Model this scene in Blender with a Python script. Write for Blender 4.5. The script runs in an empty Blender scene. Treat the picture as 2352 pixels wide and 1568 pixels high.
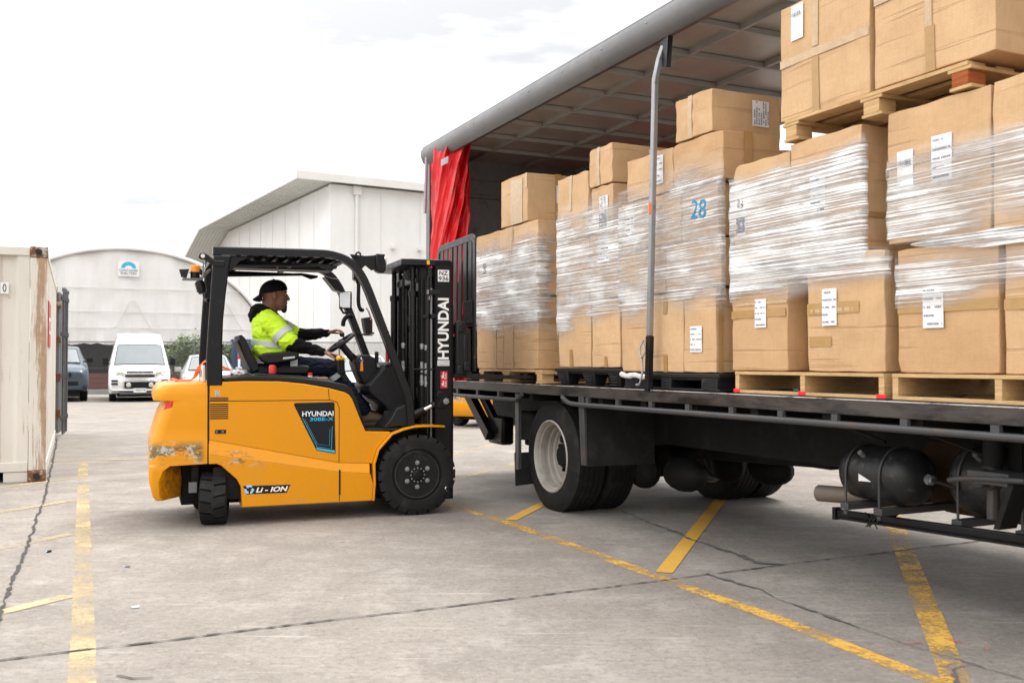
import bpy, bmesh, math, random
from mathutils import Vector, Matrix, noise as mnoise
R = math.radians
SC = bpy.context.scene
COL = SC.collection
rnd = random.Random(7)

# ------------------------------------------------------------------ camera
cam_d = bpy.data.cameras.new('camera')
cam = bpy.data.objects.new('camera', cam_d); COL.objects.link(cam)
cam_d.sensor_width = 36; cam_d.lens = 2200 / 2352 * 36
cam_d.clip_start = 0.1; cam_d.clip_end = 600
cam.location = (0, 0, 1.27)
cam.rotation_euler = (R(90) + math.atan(47 / 2200), 0, 0)
cam_d.dof.use_dof = True; cam_d.dof.focus_distance = 8.0; cam_d.dof.aperture_fstop = 3.2
SC.camera = cam

# ------------------------------------------------------------------ light
SUN_EL, SUN_AZ = 68, 50         # azimuth measured clockwise from +Y: a high veiled sun beyond the truck
w = bpy.data.worlds.new('World'); SC.world = w; w.use_nodes = True
nt = w.node_tree; nt.nodes.clear()
def N_(t, **k):
    n = nt.nodes.new(t)
    for a, b in k.items(): setattr(n, a, b)
    return n
sky = N_('ShaderNodeTexSky', sky_type='NISHITA', sun_disc=False, sun_elevation=R(SUN_EL), sun_rotation=R(SUN_AZ))
hs = N_('ShaderNodeHueSaturation'); hs.inputs['Saturation'].default_value = 0.15
tc = N_('ShaderNodeTexCoord'); mp = N_('ShaderNodeMapping'); mp.inputs['Scale'].default_value = (1, 1, 4.5)
cn = N_('ShaderNodeTexNoise'); cn.inputs['Scale'].default_value = 2.3; cn.inputs['Detail'].default_value = 7; cn.inputs['Roughness'].default_value = 0.55
cr = N_('ShaderNodeValToRGB')
cr.color_ramp.elements[0].position = 0.36; cr.color_ramp.elements[0].color = (4.9, 4.95, 5.1, 1)
cr.color_ramp.elements[1].position = 0.58; cr.color_ramp.elements[1].color = (11.8, 11.6, 11.4, 1)
mx = N_('ShaderNodeMix', data_type='RGBA'); mx.inputs['Factor'].default_value = 0.88
bg = N_('ShaderNodeBackground'); bg.inputs['Strength'].default_value = 0.105
out = N_('ShaderNodeOutputWorld')
l = nt.links.new
l(sky.outputs[0], hs.inputs['Color']); l(tc.outputs['Generated'], mp.inputs[0]); l(mp.outputs[0], cn.inputs['Vector'])
sp_ = N_('ShaderNodeSeparateXYZ'); l(tc.outputs['Generated'], sp_.inputs[0])
gr = N_('ShaderNodeMapRange'); gr.inputs['From Min'].default_value = 0; gr.inputs['From Max'].default_value = 1; gr.inputs['To Min'].default_value = .46; gr.inputs['To Max'].default_value = 1.65; l(sp_.outputs['Z'], gr.inputs['Value'])
ml = N_('ShaderNodeVectorMath', operation='SCALE'); l(cr.outputs[0], ml.inputs[0]); # sky gradient added: brighter on the left, to lift the carton fronts
dt = N_('ShaderNodeVectorMath', operation='DOT_PRODUCT'); dt.inputs[1].default_value = (-.46, -.10, 0); l(tc.outputs['Generated'], dt.inputs[0])
ad = N_('ShaderNodeMath', operation='ADD'); ad.inputs[1].default_value = 1.0; l(dt.outputs['Value'], ad.inputs[0])
mu = N_('ShaderNodeMath', operation='MULTIPLY'); l(gr.outputs[0], mu.inputs[0]); l(ad.outputs[0], mu.inputs[1]); l(mu.outputs[0], ml.inputs['Scale'])
l(cn.outputs['Fac'], cr.inputs[0]); l(hs.outputs[0], mx.inputs['A']); l(ml.outputs[0], mx.inputs['B'])
l(mx.outputs['Result'], bg.inputs['Color']); l(bg.outputs[0], out.inputs[0])

sun_d = bpy.data.lights.new('sun', 'SUN'); sun_d.energy = 1.7; sun_d.angle = R(24); sun_d.color = (1, .965, .91)
sun = bpy.data.objects.new('sun', sun_d); COL.objects.link(sun)
sv = Vector((math.sin(R(SUN_AZ)) * math.cos(R(SUN_EL)), math.cos(R(SUN_AZ)) * math.cos(R(SUN_EL)), math.sin(R(SUN_EL))))
sun.rotation_euler = (-sv).to_track_quat('-Z', 'Y').to_euler(); sun.location = sv * 50

SC.view_settings.view_transform = 'Standard'; SC.view_settings.look = 'None'
SC.view_settings.exposure = 1.12; SC.view_settings.gamma = 1
SC.render.engine = 'CYCLES'
SC.cycles.use_denoising = True
SC.cycles.max_bounces = 8; SC.cycles.transparent_max_bounces = 16
SC.cycles.diffuse_bounces = 4; SC.cycles.caustics_reflective = False; SC.cycles.caustics_refractive = False

# ------------------------------------------------------------------ materials
class NT:
    def __init__(s, name):
        s.m = bpy.data.materials.new(name); s.m.use_nodes = True
        s.t = s.m.node_tree; s.t.nodes.clear()
        s.out = s.n('ShaderNodeOutputMaterial'); s.b = s.n('ShaderNodeBsdfPrincipled')
        s.l(s.b.outputs[0], s.out.inputs[0]); s.co = s.n('ShaderNodeTexCoord')
    def n(s, t, **k):
        x = s.t.nodes.new(t)
        for a, b in k.items(): setattr(x, a, b)
        return x
    def l(s, a, b): s.t.links.new(a, b)
    def vec(s, scale=(1, 1, 1), rot=(0, 0, 0), src=None, loc=(0, 0, 0)):
        m = s.n('ShaderNodeMapping'); m.inputs['Scale'].default_value = scale; m.inputs['Rotation'].default_value = rot
        m.inputs['Location'].default_value = loc
        s.l(src or s.co.outputs['Object'], m.inputs[0]); return m.outputs[0]
    def noise(s, scale, detail=5, rough=.55, vec=None, dist=0):
        x = s.n('ShaderNodeTexNoise'); x.inputs['Scale'].default_value = scale; x.inputs['Detail'].default_value = detail
        x.inputs['Roughness'].default_value = rough; x.inputs['Distortion'].default_value = dist
        s.l(vec or s.co.outputs['Object'], x.inputs['Vector']); return x.outputs['Fac']
    def ramp(s, f, a, b, ca=(0, 0, 0, 1), cb=(1, 1, 1, 1)):
        x = s.n('ShaderNodeValToRGB'); e = x.color_ramp.elements
        e[0].position = a; e[0].color = ca; e[1].position = b; e[1].color = cb
        s.l(f, x.inputs[0]); return x.outputs[0]
    def mix(s, f, a, b, blend='MIX'):
        x = s.n('ShaderNodeMix', data_type='RGBA', blend_type=blend)
        for v, k in ((f, 'Factor'), (a, 'A'), (b, 'B')):
            if isinstance(v, (int, float)): x.inputs[k].default_value = v
            elif isinstance(v, tuple): x.inputs[k].default_value = v if len(v) == 4 else v + (1,)
            else: s.l(v, x.inputs[k])
        return x.outputs['Result']
    def math(s, op, a, b=0., clamp=False):
        x = s.n('ShaderNodeMath', operation=op, use_clamp=clamp)
        for i, v in enumerate((a, b)):
            if isinstance(v, (int, float)): x.inputs[i].default_value = v
            else: s.l(v, x.inputs[i])
        return x.outputs[0]
    def sep(s, src=None):
        x = s.n('ShaderNodeSeparateXYZ'); s.l(src or s.co.outputs['Object'], x.inputs[0]); return x.outputs
    def band(s, v, lo, hi, soft):
        a = s.math('DIVIDE', s.math('SUBTRACT', v, lo), soft, True)
        b = s.math('DIVIDE', s.math('SUBTRACT', hi, v), soft, True)
        return s.math('MULTIPLY', a, b)
    def bump(s, h, dist=.01, strength=.5):
        x = s.n('ShaderNodeBump'); x.inputs['Distance'].default_value = dist; x.inputs['Strength'].default_value = strength
        s.l(h, x.inputs['Height']); s.l(x.outputs[0], s.b.inputs['Normal'])
    def set(s, **k):
        names = dict(col='Base Color', rough='Roughness', metal='Metallic', alpha='Alpha', trans='Transmission Weight', spec='Specular IOR Level', coat='Coat Weight', sheen='Sheen Weight')
        for a, v in k.items():
            i = s.b.inputs[names[a]]
            if isinstance(v, (int, float)): i.default_value = v
            elif isinstance(v, tuple): i.default_value = v if len(v) == 4 else v + (1,)
            else: s.l(v, i)

def mat(name, col, rough=.5, metal=0, var=.15, scale=6, dirt=None, bump=None, coat=0, spec=.5, rvar=.15):
    """plain surface: base colour with mottling, roughness variation, optional dirt (col, lo, hi, scale) and bump (scale, dist)"""
    s = NT(name)
    f = s.noise(scale, 6, .6)
    c = s.mix(f, tuple(x * (1 - var) for x in col), tuple(min(1, x * (1 + var)) for x in col))
    if dirt:
        g = s.ramp(s.noise(dirt[3], 8, .7), dirt[1], dirt[2]); c = s.mix(g, c, dirt[0])
    r = s.math('ADD', s.math('MULTIPLY', s.noise(scale * 2.3, 6, .6), rvar * 2), rough - rvar)
    s.set(col=c, rough=r, metal=metal, spec=spec, coat=coat)
    if bump: s.bump(s.noise(bump[0], 6, .6), bump[1], .6)
    return s.m

M = {}
M['black'] = mat('black_paint', (.0055, .0055, .0065), .36, var=.3, dirt=((.03, .028, .026), .56, .85, 5), spec=.28)
M['black_gloss'] = mat('black_gloss', (.005, .005, .006), .26, var=.2, rvar=.06, spec=.35)
M['steel_black'] = mat('black_steel_worn', (.009, .009, .0095), .42, var=.3, dirt=((.22, .21, .2), .62, .72, 14))
M['plastic'] = mat('black_plastic', (.0095, .0095, .0105), .5, var=.2, spec=.3, bump=(140, .001))
M['vinyl'] = mat('black_vinyl', (.008, .008, .0085), .42, var=.2, spec=.3, bump=(90, .0015))
M['rubber'] = mat('tyre_rubber', (.0105, .0105, .0105), .7, var=.3, scale=9, spec=.25, dirt=((.045, .041, .037), .52, .85, 7), bump=(40, .003))
M['rubber_dusty'] = mat('dusty_rubber', (.016, .016, .017), .75, var=.3, spec=.25, dirt=((.06, .057, .054), .45, .9, 4))
M['chassis'] = mat('dark_chassis', (.008, .008, .008), .7, var=.4, spec=.2, dirt=((.028, .024, .02), .5, .8, 4))
M['rail_highlight'] = mat('steel_edge_highlight', (.48, .46, .45), .35, .4, var=.4, scale=4, dirt=((.07, .055, .045), .5, .62, 5))  # pale steel colour carries the painted highlight of the deck's top edge
M['pipe_grey'] = mat('grey_brown_pipe', (.17, .14, .11), .6, .2, var=.25)
M['rail_dark'] = mat('dull_dark_steel', (.06, .06, .062), .5, .2, var=.35, dirt=((.10, .065, .045), .52, .75, 7), spec=.35)
M['tank_black'] = mat('dusty_black_tank', (.014, .014, .015), .4, var=.4, scale=9, spec=.4, dirt=((.12, .115, .11), .56, .78, 16), bump=(30, .004))
M['batten'] = mat('grey_batten', (.34, .335, .325), .5, .2, var=.2)
M['alu'] = mat('dull_aluminium', (.17, .17, .172), .42, .7, var=.2, scale=3, dirt=((.13, .12, .11), .55, .78, 6), bump=(3, .004))
M['galv'] = mat('galvanised_steel', (.30, .305, .32), .42, .6, var=.25, scale=12, dirt=((.12, .11, .1), .58, .8, 9))
M['steel_grey'] = mat('grey_steel', (.16, .165, .17), .5, .5, var=.3, dirt=((.08, .06, .05), .5, .75, 6))
M['chrome'] = mat('chrome', (.7, .7, .7), .18, 1, var=.05, rvar=.05)
M['rim'] = mat('wheel_rim_silver', (.34, .315, .285), .5, .05, var=.15, dirt=((.16, .13, .11), .5, .8, 5))
M['white_paint'] = mat('white_paint', (.78, .78, .77), .35, var=.04, coat=.3, dirt=((.55, .53, .5), .6, .9, 3))
M['van_white'] = mat('van_white', (.8, .8, .8), .3, var=.02, coat=.5)
M['silver'] = mat('silver_car_paint', (.5, .51, .53), .3, .5, var=.04, coat=.5)
M['blue_car'] = mat('blue_grey_car_paint', (.035, .058, .082), .3, .2, var=.05, coat=.5)
M['glass'] = mat('dark_glass', (.16, .18, .19), .08, var=.2, rvar=.03, scale=2, spec=.8)
M['lamp_glass'] = mat('lamp_glass', (.50, .49, .44), .12, var=.25, scale=12, rvar=.05)
M['screen_red'] = mat('dark_red_plastic', (.06, .006, .006), .4)
M['red_lamp'] = mat('red_lamp', (.6, .01, .008), .2, var=.1)
M['amber'] = mat('amber_lens', (.95, .26, .01), .2, var=.2, scale=25)
M['red'] = mat('red_plastic', (.55, .012, .012), .3, var=.1)
M['orange'] = mat('orange_webbing', (.85, .12, .01), .6, var=.15, scale=20)
M['yellow_plastic'] = mat('yellow_plastic', (.8, .42, .02), .35, var=.08)
M['white_plastic'] = mat('white_plastic', (.75, .75, .73), .4, var=.05)
M['paper'] = mat('white_paper', (.8, .8, .82), .6, var=.02)
M['print'] = mat('printed_ink', (.16, .16, .2), .7, var=.1)
M['txt_white'] = mat('white_vinyl_lettering', (.82, .82, .82), .45, var=.03)
M['txt_black'] = mat('black_lettering', (.015, .015, .015), .5)
M['txt_blue'] = mat('blue_lettering', (.03, .4, .62), .45)
M['txt_navy'] = mat('navy_decal', (.006, .0065, .010), .35, spec=.3)
M['txt_red'] = mat('red_sticker', (.5, .012, .02), .45)
M['txt_sky'] = mat('pale_blue_decal', (.32, .55, .85), .45)
M['txt_green'] = mat('green_decal', (.02, .3, .1), .45)
M['marker'] = mat('blue_marker', (.02, .22, .42), .6)
M['skin'] = mat('brown_skin', (.22, .105, .062), .5, var=.12, scale=18, spec=.35)
M['beard'] = mat('black_beard', (.012, .01, .01), .8, bump=(200, .003))
M['hoodie'] = mat('black_fleece', (.006, .006, .0065), .9, spec=.15, var=.25, bump=(60, .004))
M['cap'] = mat('black_cap_cloth', (.0045, .0045, .0055), .85, spec=.15, var=.25, bump=(120, .002))
M['navy'] = mat('navy_work_trousers', (.007, .0095, .021), .85, spec=.15, var=.25, bump=(50, .005))
M['reflect'] = mat('reflective_tape', (.52, .55, .55), .5, var=.08, scale=40)
M['boot'] = mat('brown_leather', (.09, .055, .03), .7, var=.3, scale=20, bump=(50, .004))
M['sole'] = mat('boot_sole', (.06, .05, .035), .8)
M['bluebox'] = mat('navy_blue_plastic', (.03, .07, .18), .5, var=.15)
M['tarp'] = mat('grey_tarp', (.24, .25, .24), .7, var=.25, scale=1.5)
M['brick'] = mat('red_brown_boards', (.15, .04, .03), .8, var=.35, scale=4)
M['wire'] = mat('fence_wire', (.10, .10, .10), .5, .2)
M['leaf'] = mat('green_leaf', (.07, .11, .02), .6, var=.5, scale=2)
M['bark'] = mat('bark', (.08, .06, .045), .9, var=.3)
M['rust'] = mat('rusty_steel', (.16, .07, .035), .8, .1, var=.4, scale=14, dirt=((.5, .46, .4), .5, .6, 9))
M['dark_in'] = mat('dark_interior', (.02, .02, .02), .9)  # near-black colour stands in for the shade inside holes and openings
M['tank_brown'] = mat('dusty_brown_tank', (.055, .033, .018), .7, var=.3, spec=.2, dirt=((.02, .015, .01), .5, .7, 5))
M['plastic_pallet'] = mat('black_pallet_plastic', (.011, .011, .012), .5, spec=.3, var=.25, dirt=((.12, .12, .12), .6, .85, 8))
M['red_spray'] = mat('red_spray_paint', (.75, .015, .03), .6, var=.1)

def m_yellow():
    s = NT('forklift_yellow'); c = (.70, .275, .0003)
    x, y, z = s.sep()
    col = s.mix(s.noise(2.5, 6), tuple(v * .93 for v in c), tuple(v * 1.05 for v in c))
    dust = s.ramp(s.noise(9, 9, .75), .5, .85)
    low = s.math('SUBTRACT', 1., s.math('DIVIDE', s.math('SUBTRACT', z, .12), .75, True))
    col = s.mix(s.math('MULTIPLY', s.math('MULTIPLY', dust, low), .55), col, (.42, .25, .09))
    # scraped band round the tail and thin scuffs on the side
    n1 = s.ramp(s.noise(6.5, 10, .75, s.vec((.8, 1, 2.4), (0, .15, 0))), .465, .50)
    tail = s.math('MULTIPLY', s.band(z, .475, .675, .06), s.band(x, -2.2, -1.68, .04))
    side = s.math('MULTIPLY', s.band(s.math('ADD', z, s.math('MULTIPLY', x, .16)), .215, .365, .05), s.band(x, -1.66, -1.22, .25))
    n1b = s.ramp(s.noise(10, 9, .7, s.vec((1, 1, 2.6), loc=(3, 1, 2))), .51, .535)
    k = s.math('ADD', s.math('MULTIPLY', n1, tail), s.math('MULTIPLY', n1b, side), True)
    pick = s.noise(13, 5, .6, s.vec((1, 1, 1), loc=(4, 4, 1)))
    sc = s.mix(s.ramp(pick, .50, .54), s.mix(s.ramp(pick, .43, .47), (.20, .10, .045), (.17, .155, .06)), (.46, .43, .40))
    col = s.mix(k, col, sc)
    arch = s.math('MULTIPLY', s.band(z, .1, .475, .03), s.band(s.math('ABSOLUTE', y), .30, .553, .02))
    arch = s.math('MULTIPLY', s.math('MULTIPLY', arch, s.band(x, -2.03, -1.8, .02)), s.ramp(s.noise(22, 8, .75), .38, .62))
    col = s.mix(s.math('MULTIPLY', arch, .8), col, (.13, .06, .02))
    n2 = s.ramp(s.noise(5, 8, .7, s.vec((1.1, 1.1, 9), (0, .12, 0))), .655, .70)
    col = s.mix(s.math('MULTIPLY', n2, .7), col, (.38, .23, .04))
    rough = s.math('ADD', s.math('MULTIPLY', k, .35), s.math('ADD', .20, s.math('MULTIPLY', s.noise(7, 6), .18)))
    s.set(col=col, rough=rough, coat=.10, spec=.3); s.bump(s.math('ADD', s.noise(3, 3), s.math('MULTIPLY', k, -.3)), .004, .3)
    return s.m
M['yellow'] = m_yellow()

def m_concrete():
    s = NT('yard_concrete')
    big = s.noise(.35, 5, .6); mid = s.noise(1.7, 9, .72, dist=.5); fine = s.noise(24, 8, .8); spk = s.noise(150, 3, .6)
    c = s.mix(s.ramp(big, .3, .7), (.212, .189, .167), (.285, .258, .231))
    c = s.mix(s.math('MULTIPLY', s.ramp(mid, .44, .60), .55), c, (.175, .155, .138))
    c = s.mix(s.math('MULTIPLY', s.ramp(s.noise(2.6, 9, .75, s.vec(loc=(4, 7, 0))), .50, .66), .5), c, (.39, .36, .325))
    c = s.mix(s.math('MULTIPLY', s.ramp(fine, .50, .62), .55), c, (.12, .106, .094))
    c = s.mix(s.math('MULTIPLY', s.ramp(s.noise(33, 8, .8, s.vec(loc=(1, 5, 2))), .53, .66), .5), c, (.43, .40, .37))
    c = s.mix(s.math('MULTIPLY', s.ramp(spk, .56, .66), .5), c, (.10, .092, .084))
    # tyre scuffs and drag marks stretched along the driving directions
    for rot, sc, lo, hi, cc, amt in ((.35, (.6, 5, 1), .58, .70, (.16, .145, .135), .5), (-.45, (.6, 9, 1), .58, .68, (.17, .155, .145), .5), (1.2, (.5, 12, 1), .60, .66, (.45, .425, .395), .55), (.1, (.5, 7, 1), .60, .68, (.43, .405, .38), .35), (.7, (.8, 26, 1), .62, .66, (.12, .11, .10), .5)):
        c = s.mix(s.math('MULTIPLY', s.ramp(s.noise(1.5, 8, .72, s.vec(sc, (0, 0, rot))), lo, hi), amt), c, cc)
    blot = s.ramp(s.noise(.8, 6, .6, s.vec(loc=(9, 3, 0))), .60, .74)
    c = s.mix(s.math('MULTIPLY', blot, .4), c, (.16, .145, .13))
    s.set(col=c, rough=s.math('ADD', .72, s.math('MULTIPLY', mid, .2)), spec=.25)
    s.bump(s.math('ADD', s.math('MULTIPLY', fine, 1.1), s.math('ADD', s.math('MULTIPLY', spk, .3), mid)), .012, .6)
    return s.m
M['concrete'] = m_concrete()

def m_paint(name, col, lo, hi):
    s = NT(name)
    wear = s.ramp(s.math('ADD', s.math('MULTIPLY', s.noise(1.7, 10, .72), .62), s.math('MULTIPLY', s.noise(38, 8, .8), .38)), lo, hi)
    n = s.noise(3, 6, .7)
    c = s.mix(n, tuple(v * .82 for v in col), tuple(v * 1.1 for v in col))
    c = s.mix(s.math('MULTIPLY', s.ramp(s.noise(70, 4), .5, .7), .35), c, (.2, .17, .12))
    s.set(col=c, rough=.7, alpha=wear); s.bump(s.noise(60, 5, .7), .004, .4)
    return s.m
M['line'] = m_paint('worn_yellow_line', (.66, .38, .06), .455, .545)
M['line_good'] = m_paint('yellow_line', (.62, .34, .04), .36, .41)
M['line_pale'] = m_paint('faded_yellow_line', (.48, .37, .20), .42, .60)
M['red_mark'] = m_paint('red_spray_mark', (.5, .09, .06), .52, .60)
M['joint'] = mat('slab_joint', (.045, .042, .04), .95, var=.3)
M['crack'] = mat('crack_filler', (.10, .092, .085), .95, var=.5, scale=30, bump=(60, .01))

def m_card():
    s = NT('cardboard'); info = s.n('ShaderNodeObjectInfo'); rr = info.outputs['Random']
    base = s.mix(rr, (.51, .315, .160), (.63, .42, .235))
    off = s.n('ShaderNodeCombineXYZ'); s.l(s.math('MULTIPLY', rr, 50.), off.inputs[0]); s.l(s.math('MULTIPLY', rr, 31.), off.inputs[2])
    add = s.n('ShaderNodeVectorMath', operation='ADD'); s.l(s.co.outputs['Object'], add.inputs[0]); s.l(off.outputs[0], add.inputs[1])
    v = add.outputs[0]
    n = s.noise(3.5, 6, .6, v)
    c = s.mix(s.math('MULTIPLY', s.ramp(n, .35, .7), .4), base, (.36, .215, .105))
    x, y, z = s.sep()
    flute = s.math('MULTIPLY', s.math('ADD', s.math('SINE', s.math('MULTIPLY', z, 620.)), 1.), .5)
    scuff = s.ramp(s.noise(7, 8, .7, s.vec((1, 1, 4), src=v)), .62, .75)
    c = s.mix(s.math('MULTIPLY', scuff, .35), c, (.62, .45, .28))
    c = s.mix(s.math('MULTIPLY', s.ramp(s.noise(60, 4, .7, s.vec((1, 1, .15), src=v)), .45, .7), .14), c, (.28, .16, .08))
    crease = s.ramp(s.noise(2.2, 5, .5, s.vec((.45, .45, 11), (0, .05, 0), src=v)), .60, .66)
    c = s.mix(s.math('MULTIPLY', crease, .25), c, (.27, .155, .07))
    s.set(col=c, rough=.72, spec=.25)
    s.bump(s.math('ADD', s.math('ADD', s.math('MULTIPLY', n, 1.4), s.math('MULTIPLY', flute, .03)), s.math('MULTIPLY', crease, -.25)), .02, .55)
    return s.m
M['card'] = m_card()
M['tape'] = mat('brown_parcel_tape', (.40, .235, .085), .22, var=.2, scale=14, bump=(30, .003))
M['tape_clear'] = mat('clear_parcel_tape', (.50, .35, .205), .16, var=.25, scale=26, bump=(40, .006))
def m_wood(name, c1, c2):
    s = NT(name); info = s.n('ShaderNodeObjectInfo')
    g = s.noise(5, 7, .6, s.vec((1.2, 1.2, 16)), dist=1.2); g2 = s.noise(7, 6, .6, s.vec((1, 14, 14)))
    c = s.mix(s.ramp(g, .3, .7), c1, c2); c = s.mix(s.math('MULTIPLY', s.ramp(g2, .5, .75), .5), c, tuple(v * .6 for v in c1))
    s.set(col=c, rough=.75, spec=.25); s.bump(g2, .004, .5); return s.m
M['wood'] = m_wood('pallet_pine', (.44, .27, .12), (.62, .43, .22))
M['wood_red'] = m_wood('red_brown_timber', (.26, .06, .015), (.38, .11, .03))

def m_film(name, dens, rots, base=.05):
    s = NT(name)
    x, y, z = s.sep()
    at = s.n('ShaderNodeAttribute'); at.attribute_name = 'fade'; fd = at.outputs['Fac']
    cmb = s.n('ShaderNodeCombineXYZ'); s.l(s.math('ADD', x, y), cmb.inputs[0]); s.l(z, cmb.inputs[1])
    drop = s.math('MULTIPLY', s.math('SUBTRACT', 1., fd), .16)
    patch = s.noise(1.9, 5, .6, s.vec((1, 2.0, 1), (0, 0, .15), src=cmb.outputs[0]))
    shift = s.math('ADD', s.math('MULTIPLY', s.math('SUBTRACT', patch, .5), .42), dens)
    f = None
    for i, rot in enumerate(rots):
        sc, lo = (((.22, 46, 1), .565), ((.20, 80, 1), .585), ((.4, 130, 1), .575))[i % 3]
        n_ = s.noise(2.4, 3, .55, s.vec(sc, (0, 0, rot), src=cmb.outputs[0], loc=(i * 3.1, i * 1.7, 0)))
        n_ = s.math('SUBTRACT', s.math('ADD', n_, shift), drop)
        a = s.ramp(n_, lo - .03, lo + .075)
        f = a if f is None else s.math('MAXIMUM', f, a)
    f = s.math('ADD', s.math('MULTIPLY', f, .82), s.math('MULTIPLY', fd, base), True)
    tr = s.n('ShaderNodeBsdfTransparent')
    s.set(col=(.93, .91, .89), rough=.2, spec=.8)
    mixs = s.n('ShaderNodeMixShader'); s.l(f, mixs.inputs[0]); s.l(tr.outputs[0], mixs.inputs[1]); s.l(s.b.outputs[0], mixs.inputs[2])
    gl = s.n('ShaderNodeBsdfGlossy'); gl.inputs['Roughness'].default_value = .12; gl.inputs['Color'].default_value = (1, 1, 1, 1)
    m2 = s.n('ShaderNodeMixShader'); s.l(s.math('MULTIPLY', fd, .09), m2.inputs[0])
    s.l(mixs.outputs[0], m2.inputs[1]); s.l(gl.outputs[0], m2.inputs[2]); s.l(m2.outputs[0], s.out.inputs[0])
    bp = s.n('ShaderNodeBump'); bp.inputs['Distance'].default_value = .02; bp.inputs['Strength'].default_value = .8
    s.l(f, bp.inputs['Height']); s.l(bp.outputs[0], gl.inputs['Normal']); s.l(bp.outputs[0], s.b.inputs['Normal'])
    return s.m
M['film'] = m_film('stretch_film', 0.055, (.04, -.05, .09, -.02), .15)
M['film_fan'] = m_film('slanting_stretch_film', .030, (.10, .34, -.03, .42, -.12), .13)
M['film_cross'] = m_film('crossed_stretch_film', .012, (.36, -.42, .05, .48, -.30, -.04), .12)
M['film_dense'] = m_film('dense_stretch_film', 0.050, (.08, .14, .03, -.03), .16)
M['bag_film'] = mat('cloudy_white_film', (.62, .6, .58), .25, var=.3, scale=30)
M['film_even'] = m_film('even_stretch_film', 0.020, (.03, .06, .02, .05), .12)

def m_shelter(name, col, dirt, sx=1.2):
    s = NT(name)
    n = s.noise(1.1, 7, .65, s.vec((sx, sx, .25))); n2 = s.noise(.5, 5, .6)
    c = s.mix(s.math('MULTIPLY', s.ramp(n, .42, .75), .55), col, dirt)
    c = s.mix(s.math('MULTIPLY', s.ramp(n2, .45, .75), .35), c, dirt)
    s.set(col=c, rough=.55); s.bump(s.noise(1.2, 3, .5), .08, .4); return s.m
M['shelter'] = m_shelter('white_shelter_fabric', (.78, .77, .76), (.56, .53, .50))
M['warehouse'] = m_shelter('white_wall_cladding', (.74, .74, .73), (.62, .61, .59), .7)
M['soffit'] = m_shelter('grey_green_roof_sheet', (.60, .61, .575), (.45, .46, .43), .4)
M['fascia'] = m_shelter('pale_fascia', (.70, .69, .67), (.56, .54, .5), .4)

def m_container():
    s = NT('container_cream'); x, y, z = s.sep()
    c = s.mix(s.ramp(s.noise(1.3, 6, .6, s.vec((1, 1, .3))), .35, .7), (.70, .67, .605), (.58, .55, .49))
    r = s.ramp(s.noise(2.6, 9, .72, s.vec((1.5, 1.5, .28))), .62, .67)
    r2 = s.ramp(s.noise(5, 8, .7), .66, .70)
    edge = s.math('SUBTRACT', 1., s.math('DIVIDE', s.math('ABSOLUTE', s.math('ADD', x, .03)), .17, True))
    edge = s.math('MULTIPLY', edge, s.math('SUBTRACT', 1., s.math('DIVIDE', y, .25, True)))
    er = s.ramp(s.math('ADD', s.noise(3.4, 10, .78, s.vec((3.2, 3.2, .22))), s.math('MULTIPLY', edge, .20)), .585, .66)
    k = s.math('ADD', s.math('MULTIPLY', s.math('ADD', r, r2, True), .55), s.math('MULTIPLY', er, .85), True)
    c = s.mix(k, c, s.mix(s.noise(12, 6, .7), (.16, .06, .025), (.50, .32, .16)))
    s.set(col=c, rough=s.math('ADD', .5, s.math('MULTIPLY', k, .35))); s.bump(s.math('ADD', s.noise(4, 5), s.math('MULTIPLY', k, .4)), .006, .4)
    return s.m
M['container'] = m_container()

def m_roof():
    s = NT('truck_roof_sheet')
    c = s.mix(s.ramp(s.noise(1.1, 7, .65), .3, .75), (.27, .25, .23), (.46, .43, .40))
    c = s.mix(s.math('MULTIPLY', s.ramp(s.noise(.8, 4), .56, .7), .3), c, (.30, .12, .09))  # reddish patches paint red reflections into the sheet colour
    s.set(col=c, rough=.35, metal=.1); return s.m
M['roof_in'] = m_roof()
def m_deck():
    s = NT('worn_deck_rail')
    n = s.noise(3, 8, .7, s.vec((.5, 1, 2)))
    c = s.mix(s.ramp(n, .40, .56), (.008, .008, .009), (.06, .052, .046))
    c = s.mix(s.ramp(s.noise(2.2, 8, .75, s.vec((.7, 1, 4), loc=(5, 0, 2))), .60, .66), c, (.12, .062, .03))
    c = s.mix(s.math('MULTIPLY', s.ramp(s.noise(30, 5, .7, s.vec((.3, 1, 4))), .62, .72), .6), c, (.3, .29, .28))
    s.set(col=c, rough=.36, metal=.08, spec=.35); s.bump(s.noise(14, 6), .004, .4); return s.m
M['deck_rail'] = m_deck()
M['plank'] = mat('deck_planks', (.075, .06, .05), .8, var=.4, scale=5)
M['curtain'] = mat('red_tarpaulin', (.60, .005, .009), .38, var=.18, scale=4, dirt=((.28, .03, .025), .55, .8, 3), bump=(14, .006), spec=.4)
M['hivis'] = mat('hi_vis_yellow', (.60, .90, .022), .7, var=.07, scale=14, bump=(20, .012))

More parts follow.
